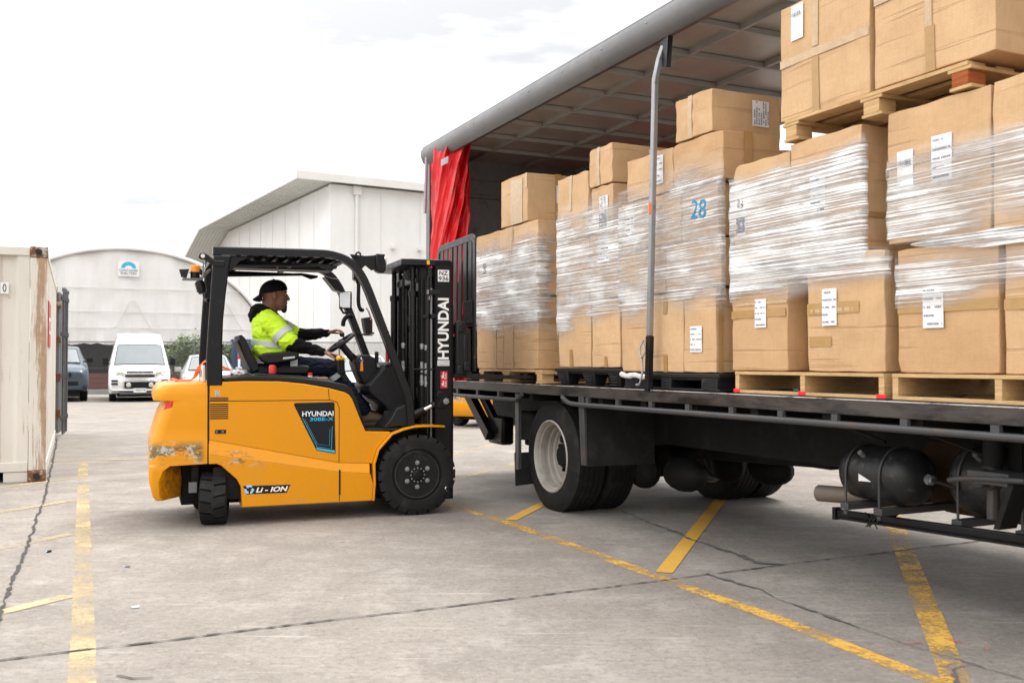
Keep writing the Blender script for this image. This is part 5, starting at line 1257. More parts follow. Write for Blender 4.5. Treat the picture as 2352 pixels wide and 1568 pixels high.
    b = MB(); b.prism([(-.276, .72), (-.045, .735), (-.015, .76), (-.02, .90), (-.09, .915), (-.17, .879), (-.21, .80)], 'y', -.52, -.18); b.prism([(-.2, .72), (-.02, .735), (-.02, .90), (-.17, .88)], 'y', .18, .52); b.split('toe_box', 'plastic', t, .012)
    b = MB(); b.prism([(-.36, .715), (-.02, .715), (.05, .25), (-.36, .25)], 'y', -.46, .46); b.box(-1.62, -.4, -.52, .52, .2, .45); b.build('inner_chassis', 'chassis', t)
    # ---- counterweight
    def loft(levels, nm, mt, bev=.015):
        b = MB(); n = 0; V = []
        for (z, xr, xf, hw, rc, xo) in levels:
            ring = [(xf, -.34, z), (xo, -hw, z)]
            for i in range(9): a = -math.pi / 2 - math.pi / 2 * i / 8; ring.append((xr + rc + rc * math.cos(a), -hw + rc + rc * math.sin(a), z))
            for i in range(9): a = math.pi - math.pi / 2 * i / 8; ring.append((xr + rc + rc * math.cos(a), hw - rc + rc * math.sin(a), z))
            ring += [(xo, hw, z), (xf, .34, z)]; n = len(ring); V += ring
        m = len(levels)
        b.add(V, [(i * n + k, i * n + (k + 1) % n, (i + 1) * n + (k + 1) % n, (i + 1) * n + k) for i in range(m - 1) for k in range(n)] + [tuple(range(n)), tuple(range((m - 1) * n, m * n))])
        return b.build(nm, mt, t, bev, ang=40)
    F_ = -1.668
    cw = loft([(.215, -2.04, -1.855, .545, .035, -1.99), (.25, -2.062, -1.85, .56, .035, -2.015), (.36, -2.088, -1.846, .568, .04, -2.02), (.44, -2.090, -1.855, .572, .04, -1.99), (.478, -2.090, -1.90, .572, .05, -1.94), (.486, -2.090, F_, .572, .08, F_), (.57, -2.092, F_, .572, .10, F_), (.66, -2.088, F_, .570, .10, F_), (.70, -2.076, F_, .563, .10, F_), (.775, -2.056, F_, .562, .10, F_), (.88, -2.022, F_, .561, .10, F_), (.968, -1.976, F_, .560, .09, F_), (.975, -2.062, F_, .560, .11, F_), (1.006, -2.070, F_, .560, .11, F_), (1.06, -2.058, F_, .557, .12, F_), (1.092, -2.03, F_, .545, .13, F_), (1.108, -1.97, F_, .52, .13, F_), (1.113, -1.90, F_, .49, .10, F_)], 'counterweight', 'yellow', .006)
    b = MB(); b.box(-1.668, -1.655, -.562, -.555, .49, 1.095); b.build('gap_strip', 'black', cw)
    for s in (-1, 1):
        b = MB(); b.hexa([(-1.992, s * .525, .893), (-1.930, s * .565, .93), (-1.930, s * .565, .972), (-1.966, s * .535, .972), (-1.96, s * .48, .893), (-1.90, s * .52, .93), (-1.90, s * .52, .972), (-1.94, s * .48, .972)]); b.build('tail_lamp', 'red_lamp', t, .004)
    b = MB(); b.box(-1.669, -1.659, -.555, .555, .485, 1.11); b.build('gap_seal', 'black', cw)
    b = MB(); b.box(-1.85, -1.40, -.30, .30, .14, .47); b.tube([(-1.6, -.46, .2), (-1.6, .46, .2)], .05, 10); b.box(-1.78, -1.72, -.44, -.36, .25, .47); b.build('steer_axle', 'chassis', t, .01)
    b = MB(); b.tube(smoothpath([(-1.45, -.40, .42), (-1.42, -.42, .33), (-1.43, -.40, .22), (-1.5, -.34, .2)], 5), .018, 8); b.box(-1.80, -1.74, -.50, -.42, .26, .34); b.build('steer_link', 'steel_grey', t)
    # ---- tyres
    def tyre(nm, c, axis, r, wd, lugs, rim_r, m_rim):
        ax = Vector(axis).normalized(); c = Vector(c); a = ax.orthogonal().normalized(); e = ax.cross(a)
        b = MB(); b.lathe([(rim_r, -wd / 2 + .015), (rim_r + .02, -wd / 2), (r - .055, -wd / 2 - .006), (r - .028, -wd / 2 + .004), (r - .022, -wd * .3), (r - .022, wd * .3), (r - .028, wd / 2 - .004), (r - .055, wd / 2 + .006), (rim_r + .02, wd / 2), (rim_r, wd / 2 - .015)], c, ax, 60)
        for k in range(lugs):
            for s in (-1, 1):
                th = 2 * math.pi * (k + (.25 if s > 0 else -.25)) / lugs; dth = math.pi / lugs * .80
                v = []
                for (rr, h) in ((r - .05, wd / 2 + .008), (r - .006, wd / 2 - .004), (r, wd * .35), (r, .01 - .02), (r - .025, .01 - .02)):
                    for q in (-1, 1):
                        sk_ = .22 * math.pi / lugs * (1 - h / (wd / 2)) * 2.0
                        t_ = th + q * dth + sk_; v.append(c + ax * s * h + (a * math.cos(t_) + e * math.sin(t_)) * rr)
                b.add(v, [(2 * i, 2 * i + 1, 2 * i + 3, 2 * i + 2) for i in range(4)] + [(0, 2, 4, 6, 8), (1, 3, 5, 7, 9)])
        o = b.build(nm, 'rubber', t, 0, ang=30)
        for s in (-1, 1):
            b = MB(); h = s * wd / 2
            b.lathe([(rim_r + .008, h * .82), (rim_r + .006, h * .99), (rim_r - .004, h * 1.0), (rim_r - .012, h * .84), (rim_r * .62, h * .78), (rim_r * .60, h * .86), (.002, h * .86)], c, ax, 44, False); b.build('rim', m_rim, o)
        return o
    for s in (-1, 1):
        o = tyre('front_wheel', (0, s * .475, .333), (0, 1, 0), .336, .235, 22, .198, 'black_gloss')
        y = s * (.475 + .1175 * .86)
        b = MB()
        for k in range(6):
            a = 2 * math.pi * k / 6 + .52; c_ = (.100 * math.cos(a), y, .333 + .100 * math.sin(a))
            b.lathe([(.021, -.002), (.021, .003), (.013, .0035), (.013, .018), (.007, .019), (.007, .030)], c_, (0, s, 0), 6)
        for k in range(12):
            a = 2 * math.pi * k / 12; b.lathe([(.0062, -.002), (.0062, .012)], (.058 * math.cos(a), y + s * .006, .333 + .058 * math.sin(a)), (0, s, 0), 8)
        b.build('wheel_nut', 'galv', o)
        b = MB(); b.lathe([(.068, -.005), (.068, .006), (.045, .008), (.045, .022), (.028, .026), (.028, .034), (.002, .035)], (0, y, .333), (0, s, 0), 24, False); b.build('hub', 'black', o)
        b = MB(); b.lathe([(.192, 0), (.192, .003), (.186, .003), (.186, 0)], (0, y, .333), (0, s, 0), 44, False); b.build('rim_edge', 'steel_grey', o)
        b = MB(); b.box(.235, .25, s * .5955 - .002, s * .5955 + .002, .19, .225); b.build('sidewall_mark', 'txt_white', o)
    for s in (-1, 1):
        ang = R(-8) if s < 0 else R(-14)
        tyre('rear_wheel', (-1.605, s * .42, .205), (math.cos(ang), math.sin(ang), 0), .208, .195, 14, .12, 'chassis')
    # ---- overhead guard
    for s in (-1, 1):
        y0, y1 = (-.565, -.50) if s < 0 else (.50, .565)
        outer = [(-1.673, 1.085), (-1.680, 1.30), (-1.668, 1.52), (-1.652, 1.80), (-1.640, 2.0), (-1.632, 2.10)]; inner = [(-1.500, 2.10), (-1.515, 2.0), (-1.538, 1.80), (-1.556, 1.60), (-1.562, 1.40), (-1.558, 1.085)]
        b = MB(); b.prism(outer + inner, 'y', y0, y1); b.build('rear_pillar', 'black', t, .012, seg=3)
        path = [(-1.635, 2.135), (-1.2, 2.142), (-.80, 2.147), (-.70, 2.140), (-.61, 2.112), (-.53, 2.06), (-.47, 1.985), (-.425, 1.90), (-.36, 1.74), (-.11, 1.10), (-.06, .95), (-.045, .74)]
        P = smoothpath([(x, 0, z) for x, z in path], 4); b = MB(); yc = s * .515; V = []
        sec = [(-.036, -.03), (-.036, .026), (-.026, .034), (.026, .034), (.036, .026), (.036, -.03), (.012, -.03), (.010, -.022), (-.010, -.022), (-.012, -.03)]
        for i, p in enumerate(P):
            d = (P[min(i + 1, len(P) - 1)] - P[max(i - 1, 0)]).normalized(); nrm = Vector((-d.z, 0, d.x))
            for (q, h) in sec: V.append(Vector((p.x, yc + q, p.z)) + nrm * h)
        n = len(sec); m = len(P)
        b.add(V, [(i * n + k, i * n + (k + 1) % n, (i + 1) * n + (k + 1) % n, (i + 1) * n + k) for i in range(m - 1) for k in range(n)] + [tuple(range(n)), tuple(range((m - 1) * n, m * n))])
        b.build('guard_rail', 'black_gloss', t, ang=35)
        b = MB(); b.prism([(-1.505, 2.10), (-1.34, 2.10), (-1.43, 2.06), (-1.50, 1.98), (-1.515, 2.0)], 'y', s * .515 - .012, s * .515 + .012)
        b.prism([(-1.50, 2.06), (-1.49, 2.04), (-.80, 2.075), (-.65, 2.055), (-.66, 2.035), (-.72, 2.02), (-.80, 2.05), (-1.46, 2.02)], 'y', s * .46 - .008, s * .46 + .008); b.split('gusset', 'black', t, .004)
        b = MB(); b.prism([(-1.745, 2.075), (-1.735, 2.105), (-1.705, 2.115), (-1.675, 2.10), (-1.62, 2.055), (-1.55, 2.055), (-1.55, 2.01), (-1.625, 2.01), (-1.70, 2.06), (-1.725, 2.06)], 'y', s * .5665 - .006, s * .5665 + .006); lg = b.build('lifting_lug', 'black', t, .004)
        b = MB(); b.lathe([(.016, -.008), (.016, .008)], (-1.712, s * .5665, 2.088), (0, 1, 0), 14); b.build('lug_hole', 'fascia', lg)
    b = MB()
    for x in (-1.60, -.62): b.box(x - .03, x + .03, -.5, .5, 2.085, 2.13)
    for k in range(9): x = -1.45 + k * .095; b.hexa([(x, -.48, 2.09), (x + .02, -.48, 2.09), (x + .02, .48, 2.09), (x, .48, 2.09), (x + .03, -.48, 2.13), (x + .045, -.48, 2.13), (x + .045, .48, 2.13), (x + .03, .48, 2.13)])
    b.box(-1.58, -.60, -.485, .485, 2.132, 2.142); b.build('roof_bar', 'black', t, .003)
    b = MB(); b.box(-1.48, -.62, -.12, .12, 2.05, 2.085); b.box(-1.02, -.98, -.46, .46, 2.06, 2.088); b.build('roof_console', 'plastic', t, .01)
    b = MB(); b.box(-1.10, -1.085, -.125, -.119, 2.055, 2.078); b.build('indicator', 'amber', t)
    b = MB(); b.box(-1.36, -1.2, -.40, -.2, 2.068, 2.084); b.build('work_lamp', 'lamp_glass', t, .01)
    b = MB(); b.prism([(-.50, 2.02), (-.45, 1.90), (-.52, 1.92), (-.62, 2.04)], 'y', .32, .48); b.build('display_bracket', 'black', t, .006)
    # ---- beacon and camera arm at the rear
    b = MB(); b.box(-1.85, -1.70, -.36, -.24, 1.920, 1.932); b.tube([(-1.72, -.3, 1.925), (-1.68, -.40, 1.96), (-1.655, -.5, 1.99)], .012, 8); b.build('beacon_arm', 'steel_grey', t)
    b = MB(); b.lathe([(.036, 0), (.036, .052)], (-1.755, -.3, 1.933), (0, 0, 1), 20); bc = b.build('beacon', 'black', t)
    b = MB(); b.lathe([(.033, .052), (.034, .10), (.030, .106), (.002, .108)], (-1.755, -.3, 1.933), (0, 0, 1), 20); b.build('lens', 'amber', bc)
    b = MB(); b.hexa([(-1.86, -.34, 1.945), (-1.82, -.34, 1.935), (-1.82, -.27, 1.935), (-1.86, -.27, 1.945), (-1.875, -.34, 2.0), (-1.80, -.34, 2.005), (-1.80, -.27, 2.005), (-1.875, -.27, 2.0)]); b.tube([(-1.80, -.3, 1.98), (-1.76, -.26, 1.99), (-1.70, -.3, 1.93), (-1.67, -.36, 1.97)], .004, 6); b.build('rear_camera', 'plastic', t, .008)
    b = MB(); b.lathe([(.028, 0), (.036, .03), (.036, .07), (.03, .10)], (-1.70, -.34, 1.815), (-.25, .15, 1), 16)
    for k in range(4): b.lathe([(.040, .02 + k * .02), (.040, .028 + k * .02)], (-1.70, -.34, 1.815), (-.25, .15, 1), 16)
    b.tube([(-1.69, -.36, 1.815), (-1.685, -.42, 1.76), (-1.665, -.5, 1.75)], .014, 8); b.build('reversing_alarm', 'black', t)
    b = MB(); b.tube([(-1.70, -.42, 1.93), (-1.70, -.44, 2.05)], .007, 6); b.build('antenna', 'galv', t)
    # ---- front work light bracket on the guard
    b = MB(); b.prism([(-.55, 2.16), (-.42, 2.15), (-.33, 2.16), (-.33, 2.04), (-.37, 2.03), (-.42, 2.07), (-.47, 2.02)], 'y', -.475, -.465); b.lathe([(.025, 0), (.012, .0), (.012, .012), (.025, .012)], (-.485, -.49, 2.155), (0, -1, 0), 14, False); b.build('lamp_bracket', 'black', t, .003)
    b = MB(); b.prism([(-.335, 2.17), (-.255, 2.17), (-.265, 2.14), (-.25, 2.10), (-.25, 2.04), (-.27, 2.01), (-.30, 2.012), (-.335, 2.03)], 'y', -.50, -.40); wl = b.build('front_lamp', 'black', t, .01)
    b = MB(); b.box(-.3, -.24, -.49, -.41, 2.06, 2.14); b.build('lens', 'lamp_glass', wl, .01)
    b = MB(); b.prism([(-.335, 2.17), (-.255, 2.17), (-.265, 2.14), (-.25, 2.10), (-.25, 2.04), (-.27, 2.01), (-.30, 2.012), (-.335, 2.03)], 'y', .40, .50); b.build('front_lamp', 'black', t, .01)
    # ---- mirror on the far pillar, inside cabin screen, grab handles
    u_ = Vector((.90, -.43, 0)); n_ = Vector((-.43, -.90, 0)); mc = Vector((-.412, .42, 1.835))
    def slab(w2, h2, d0, d1): return [mc + u_ * x + n_ * d + Vector((0, 0, z)) for d in (d0, d1) for x, z in ((-w2, -h2), (w2, -h2), (w2, h2), (-w2, h2))]
    b = MB(); b.hexa(slab(.060, .080, -.02, .0)); mr = b.build('rear_view_mirror', 'black', t, .02, seg=3)
    b = MB(); b.hexa(slab(.050, .070, -.002, .004)); b.build('mirror_glass', 'chrome', mr, .004)
    b = MB(); b.tube([(-.46, .42, 1.77), (-.42, .46, 1.72), (-.36, .5, 1.72)], .01, 8); b.build('mirror_arm', 'black', mr)
    b = MB(); b.tube(smoothpath([(-.300, .45, 2.01), (-.285, .44, 1.99), (-.285, .44, 1.82), (-.265, .44, 1.755), (-.24, .46, 1.75)], 5), .018, 10); b.tube(smoothpath([(-.425, .45, 1.60), (-.42, .44, 1.65), (-.385, .44, 1.69), (-.34, .47, 1.69)], 5), .02, 10); b.split('grab_handle', 'plastic', t)
    b = MB(); b.prism([(-.345, 1.655), (-.285, 1.665), (-.28, 1.51), (-.32, 1.52), (-.332, 1.57)], 'y', -.06, .06); b.build('cabin_screen', 'plastic', t, .008)
    b = MB(); b.box(-.283, -.262, -.05, .05, 1.525, 1.64); b.tube([(-.25, 0, 1.505), (-.33, 0, 1.505)], .006, 6); b.tube([(-.26, 0, 1.64), (-.265, .1, 1.72), (-.24, .3, 1.76)], .008, 6); b.build('screen_mount', 'screen_red', t, .004)
    b = MB(); b.box(-.262, -.24, -.02, .5, 1.515, 1.53); b.build('mount_arm', 'black', t)
    # ---- dash, steering column and wheel
    b = MB(); b.prism([(-.44, 1.275), (-.42, 1.31), (-.365, 1.335), (-.30, 1.33), (-.25, 1.30), (-.225, 1.20), (-.215, 1.05), (-.365, 1.08), (-.41, 1.18)], 'y', -.13, .13); b.build('steering_cowl', 'plastic', t, .02, seg=3)
    b = MB(); b.prism([(-.355, 1.07), (-.19, 1.265), (-.135, 1.275), (-.075, 1.205), (-.02, 1.02), (.02, .87), (-.06, .745), (-.15, .80), (-.215, .90), (-.34, 1.00)], 'y', -.30, .30); ds = b.build('dashboard', 'plastic', t, .02, seg=3)
    b = MB()
    for k in range(3): b.prism([(-.30 + k * .034, 1.02 - k * .01), (-.285 + k * .034, 1.01 - k * .01), (-.275 + k * .034, .975 - k * .01), (-.29 + k * .034, .985 - k * .01)], 'y', -.304, -.298)
    b.build('dash_slot', 'black', ds)
    b = MB(); b.prism([(-.31, 1.115), (-.215, 1.245), (-.20, 1.235), (-.29, 1.10)], 'y', -.26, .2); b.prism([(-.21, 1.245), (-.14, 1.268), (-.155, 1.24), (-.205, 1.225)], 'y', -.31, -.1); b.build('display', 'black_gloss', ds, .004)
    b = MB(); b.box(-.245, -.215, -.09, -.05, 1.26, 1.36); b.build('switch_stalk', 'plastic', t, .006)
    c = Vector((-.535, 0, 1.432)); ax = Vector((-.585, 0, .81)).normalized(); e1 = Vector((.81, 0, .585)).normalized(); e2 = Vector((0, 1, 0)); rw = .142
    b = MB(); b.tube([c + e1 * rw * math.cos(2 * math.pi * i / 32) + e2 * rw * math.sin(2 * math.pi * i / 32) for i in range(33)], .015, 10, False); sw = b.build('steering_wheel', 'plastic', t)
    b = MB()
    for a in (0, 2.2, 4.1): b.tube([c - ax * .02, c + e1 * rw * math.cos(a) + e2 * rw * math.sin(a)], .011, 8)
    b.lathe([(.04, -.03), (.045, 0), (.03, .015), (.002, .018)], c, ax, 18); b.tube([c - ax * .02, (-.40, 0, 1.27)], .032, 12); b.build('spoke', 'plastic', sw)
    kb = c + e1 * rw * math.cos(1.0) + e2 * rw * math.sin(1.0)
    b = MB(); b.tube([kb, kb + ax * .035], .008, 8); b.ell(kb + ax * .045, (.022, .022, .024)); b.build('spinner_knob', 'plastic', sw)
    b = MB(); b.tube([(-.40, -.05, 1.31), (-.47, -.17, 1.345)], .009, 8); b.build('direction_lever', 'plastic', t)
    b = MB(); b.tube([(-.378 + .014 * math.cos(a), -.135, 1.285 + .014 * math.sin(a)) for a in [2 * math.pi * i / 14 for i in range(15)]], .002, 5); b.tube([(-.378, -.128, 1.31), (-.378, -.138, 1.29)], .005, 6); ky = b.build('key', 'chrome', t)
    b = MB(); b.prism([(-.386, 1.262), (-.376, 1.272), (-.366, 1.262), (-.362, 1.192), (-.39, 1.192)], 'y', -.139, -.136); b.build('key_tag', 'amber', ky)
    # ---- hydraulic levers with yellow knobs
    for k, (x, y, lb) in enumerate(((-.625, -.33, 0), (-.595, -.29, 0), (-.575, -.25, 0))):
        b = MB(); b.tube(smoothpath([(x + .075, y, 1.10), (x + .03, y, 1.17), (x + .015, y, 1.20), (x + .01, y, 1.285)], 4), [.010] * 5 + [.017] * 4 + [.018] * 4, 10); lv = b.build('control_lever', 'plastic', t)
        b = MB(); b.ell((x + .01, y, 1.300), (.022, .022, .023)); b.build('knob', 'yellow_plastic', lv)
    # ---- seat
    b = MB(); b.prism([(-1.26, 1.165), (-.86, 1.165), (-.82, 1.20), (-.83, 1.235), (-.88, 1.245), (-1.20, 1.232), (-1.27, 1.24)], 'y', -.22, .22); b.build('seat', 'vinyl', t, .03, seg=3)
    b = MB(); b.prism([(-1.235, 1.21), (-1.30, 1.34), (-1.355, 1.46), (-1.385, 1.492), (-1.41, 1.488), (-1.40, 1.44), (-1.345, 1.28), (-1.30, 1.18)], 'y', -.23, .23); b.prism([(-1.30, 1.17), (-1.36, 1.30), (-1.425, 1.445), (-1.41, 1.455), (-1.39, 1.42), (-1.31, 1.22), (-1.24, 1.17)], 'y', -.20, .20); b.build('backrest', 'vinyl', t, .025, seg=3)
    for s in (-1, 1):
        b = MB(); b.prism([(-1.265, 1.325), (-1.20, 1.345), (-.955, 1.362), (-.93, 1.345), (-.94, 1.29), (-1.0, 1.275), (-1.12, 1.255), (-1.19, 1.25), (-1.24, 1.28)], 'y', s * .265 - .035, s * .265 + .035); hr = b.build('hip_guard', 'vinyl', t, .018, seg=3)
        b = MB(); b.prism([(-1.065, 1.292), (-.97, 1.302), (-.968, 1.318), (-1.063, 1.308)], 'y', s * .265 - .037, s * .265 + .037); b.build('badge', 'reflect', hr)
    b = MB(); b.box(-1.22, -.9, -.2, .2, 1.12, 1.17); b.build('seat_base', 'plastic', t, .01)
    # ---- mast
    for s in (-1, 1):
        b = MB(); y0, y1 = s * .45, s * .33
        b.prism([(.187, .10), (.352, .10), (.354, 2.135), (.187, 2.135)], 'y', y0, s * .425); b.box(.33, .354, min(s * .33, s * .45), max(s * .33, s * .45), .10, 2.13); b.box(.187, .21, min(s * .36, s * .45), max(s * .36, s * .45), .10, 2.13)
        om = b.build('mast_channel', 'black', t, .004)
        if s < 0:
            text_mb('HYUNDAI', (.525, .098), (.311, -.4515, 1.292), (0, 0, 1), (-1, 0, 0), .002, .03).build('lettering', 'txt_white', om, smooth=False)
            b = MB(); b.box(.213, .313, -.4522, -.45, 1.958, 2.058); pl = b.build('number_plate', 'paper', om)
            text_mb('NZ', (.076, .036), (.225, -.4525, 2.013), (1, 0, 0), (0, 0, 1), .0015, .015).build('lettering', 'txt_black', pl, smooth=False); text_mb('936', (.088, .036), (.219, -.4525, 1.966), (1, 0, 0), (0, 0, 1), .0015, .015).build('lettering', 'txt_black', pl, smooth=False)
            b = MB(); b.box(.211, .316, -.4522, -.45, 1.237, 1.284); pl = b.build('sticker', 'paper', om)
            text_mb('HYUNDAI', (.078, .012), (.232, -.4525, 1.264), (1, 0, 0), (0, 0, 1), .0015).build('lettering', 'txt_black', pl, smooth=False); text_mb('0508 000 0334', (.09, .010), (.219, -.4525, 1.243), (1, 0, 0), (0, 0, 1), .0015).build('lettering', 'txt_black', pl, smooth=False)
            b = MB(); b.prism([(.217, 1.263), (.229, 1.263), (.223, 1.276)], 'y', -.4532, -.452); b.build('emblem', 'txt_green', pl, smooth=False)
            b = MB(); b.box(.238, .300, -.4522, -.45, 1.046, 1.191); pl = b.build('warning_sticker', 'txt_red', om)
            b = MB()
            for zc in (1.15, 1.085):
                b.tube([(.26, -.453, zc + .012), (.262, -.453, zc - .005), (.25, -.453, zc - .02)], .004, 6); b.tube([(.262, -.453, zc - .005), (.272, -.453, zc - .02)], .004, 6); b.ell((.262, -.453, zc + .02), (.006, .002, .006), 8, 6); b.tube([(.286, -.453, zc + .025), (.286, -.453, zc - .025), (.276, -.453, zc - .028)], .003, 6); b.tube([(.245, -.453, zc - .005), (.275, -.453, zc + .01)], .003, 6)
            b.prism([(.262, 1.178), (.274, 1.178), (.268, 1.188)], 'y', -.4535, -.452); b.build('warning_symbol', 'txt_white', pl, smooth=False)
    for s in (-1, 1):
        b = MB(); b.box(.06, .18, min(s * .36, s * .395), max(s * .36, s * .395), .12, 2.08); b.box(.06, .08, min(s * .30, s * .395), max(s * .30, s * .395), .12, 2.08); b.build('inner_channel', 'black', t, .004)
        b = MB(); b.tube([(.025, s * .33, .15), (.025, s * .33, 1.85)], .032, 14); b.tube([(.025, s * .33, 1.85), (.025, s * .33, 2.09)], .022, 14); b.lathe([(.04, 0), (.04, .05)], (.025, s * .33, 1.83), (0, 0, 1), 14); b.build('lift_cylinder', 'black_gloss', t)
        b = MB(); b.tube([(.125, s * .25, .3), (.125, s * .25, 2.05)], .02, 12); b.build('lift_rod', 'black_gloss', t)
        # leaf chains
        b = MB()
        for k in range(60): z = .42 + k * .028; b.box(.068 - .012, .068 + .012, s * .27 - .006 - (k % 2) * .004, s * .27 + .006 + (k % 2) * .004, z, z + .024)
        b.build('chain', 'steel_black', t, smooth=False)
        b = MB()
        for k in range(8): z = 1.86 + k * .028; b.box(.15 - .018, .15 + .018, s * .41 - .006 - (k % 2) * .005, s * .41 + .006 + (k % 2) * .005, z, z + .024)
        b.build('chain', 'steel_black', t, smooth=False)
    for x, y, zt in ((.085, -.405, 1.25), (.12, -.41, 1.24), (-.05, -.30, 1.26)):
        b = MB(); b.tube([(x, y, .55), (x, y, 1.98)], .011, 10); hs_ = b.build('hydraulic_hose', 'rubber', t)
        b = MB()
        for z0, z1 in ((zt + .13, zt + .175), (zt - .07, zt + .02), (zt - .18, zt - .09)): b.tube([(x, y, z0), (x, y, z1)], .0145, 10); b.lathe([(.0185, 0), (.0185, .02)], (x, y, z0 + .02), (0, 0, 1), 6)
        b.build('fitting', 'galv', hs_)
    b = MB(); b.tube([(.165, -.415, .6), (.165, -.415, 1.9)], .010, 8); b.build('steel_pipe', 'galv', t)
    b = MB(); b.tube([(.135, -.415, .6), (.135, -.415, 2.0)], .016, 10); b.build('hydraulic_pipe', 'black_gloss', t)
    b = MB(); b.box(.13, .235, -.452, -.40, 1.845, 1.885); b.box(.155, .20, -.455, -.41, 1.64, 1.68); b.box(.0, .22, -.43, -.41, 1.20, 1.215); b.box(.09, .14, -.43, -.40, 1.64, 1.67); b.split('hose_clamp', 'plastic', t, .005)
    b = MB(); b.box(.118, .132, -.453, -.40, 1.846, 1.884); b.box(.13, .15, -.43, -.40, 1.80, 1.835); b.build('clamp_plate', 'galv', t)
    b = MB(); b.lathe([(.045, -.02), (.05, -.015), (.05, .015), (.045, .02), (.03, .02), (.028, .01), (.002, .01)], (.0, -.30, 2.02), (0, -1, .0), 24); b.lathe([(.014, .01), (.014, .026)], (0, -.30, 2.02), (0, -1, 0), 8); b.build('pulley', 'steel_black', t)
    b = MB(); b.tube(smoothpath([(-.045, -.34, 2.09), (-.075, -.36, 1.95), (-.07, -.36, 1.82), (-.03, -.36, 1.64), (-.01, -.36, 1.52)], 6), .004, 6); b.build('cable', 'rubber', t)
    b = MB(); b.tube([(-.05, .28, 1.15), (-.05, .28, 1.55)], .017, 10); b.build('hose_sleeve', 'red', t)
    b = MB(); b.prism([(-.10, -.42), (-.02, -.45), (.33, -.45), (.33, -.40), (.18, -.40), (.18, .40), (.33, .40), (.33, .45), (-.02, .45), (-.10, .42)], 'z', 2.09, 2.145); cp = b.build('mast_crown', 'black', t, .006)
    b = MB(); b.box(.115, .14, -.4525, -.45, 2.10, 2.135); b.build('sticker', 'yellow_plastic', cp)
    b = MB(); b.box(.06, .20, -.40, .40, .12, .24); b.box(.05, .19, -.36, .36, .95, 1.05); b.box(.05, .19, -.36, .36, 1.95, 2.02); b.split('mast_crossbar', 'black', t, .01)
    b = MB(); b.box(-.06, .19, -.40, .40, .2, .7); b.build('drive_axle', 'chassis', t, .02)
    # tilt cylinder
    for s in (-1, 1):
        b = MB(); b.tube([(-.06, s * .42, .785), (.10, s * .42, .862)], .035, 14); tc_ = b.build('tilt_cylinder', 'black', t)
        b = MB(); b.tube([(.09, s * .42, .857), (.20, s * .42, .91)], .020, 12); b.build('rod', 'chrome', tc_)
        b = MB(); b.tube([(.165, s * .42, .894), (.225, s * .42, .921)], .030, 12); b.prism([(.20, .88), (.26, .87), (.31, .91), (.315, .96), (.29, 1.02), (.21, 1.02), (.20, .97), (.235, .95)], 'y', s * .435 - .03, s * .435 + .03); b.build('clevis', 'black', tc_, .008)
        b = MB(); b.lathe([(.028, 0), (.028, .008), (.012, .009), (.012, .014)], (.283, s * .464, .935), (0, s, 0), 6); b.build('pin', 'galv', tc_)
    # ---- carriage, load backrest and forks
    b = MB(); b.box(.38, .43, -.50, .50, 1.52, 1.60); b.box(.38, .43, -.50, .50, 1.16, 1.24); b.box(.37, .46, -.49, -.42, 1.16, 1.62); b.box(.37, .46, .42, .49, 1.16, 1.62); b.box(.36, .40, -.2, .2, 1.16, 1.66); b.box(.43, .47, -.50, .50, 1.24, 1.50); b.box(.43, .49, -.52, .52, 1.19, 1.27); b.build('carriage', 'plastic', t, .01)
    b = MB(); b.tube(smoothpath([(.40, -.36, 1.26), (.37, -.40, 1.32), (.38, -.38, 1.42), (.42, -.36, 1.46)], 5), .008, 6); b.build('carriage_hose', 'rubber', t)
    pts = [(.515, -.535, 1.19), (.515, -.535, 2.28)] + [(.515, -.535 + .07 - .07 * math.cos(a), 2.28 + .07 * math.sin(a)) for a in (.4, .8, 1.2, 1.57)] + [(.515, .465, 2.35)] + [(.515, .465 + .07 * math.sin(a), 2.28 + .07 * math.cos(a)) for a in (.4, .8, 1.2, 1.57)] + [(.515, .535, 1.19)]
    b = MB(); b.tube(pts, 1, 4, True, (.008, .030)); br = b.build('load_backrest', 'steel_black', t, .003)
    b = MB()
    for k in range(7): y = -.42 + k * .14; b.box(.511, .521, y - .045, y + .045, 1.60, 2.345)
    b.box(.50, .525, -.52, .52, 1.58, 1.62); b.box(.49, .515, -.53, -.30, 1.60, 1.80); b.box(.49, .515, .30, .53, 1.60, 1.80); b.build('backrest_bar', 'black', br, .002)
    for s in (-1, 1):
        y = s * .42; pr = [(.46, 1.56), (.50, 1.56), (.505, 1.18), (.53, 1.165), (1.62, 1.135), (1.62, 1.128), (.52, 1.118), (.47, 1.13), (.46, 1.17)]
        b = MB(); b.prism(pr, 'y', y - .055, y + .055); b.build('fork', 'steel_black', t, .004)
    return t
fork_main = forklift()
second = copy_tree(fork_main)
second.matrix_world = frame_at(.12, 20.4, 60)
second['label'] = 'second yellow forklift standing far behind the rear end of the truck'
fork_main['group'] = second['group'] = 'yellow forklifts in the yard'

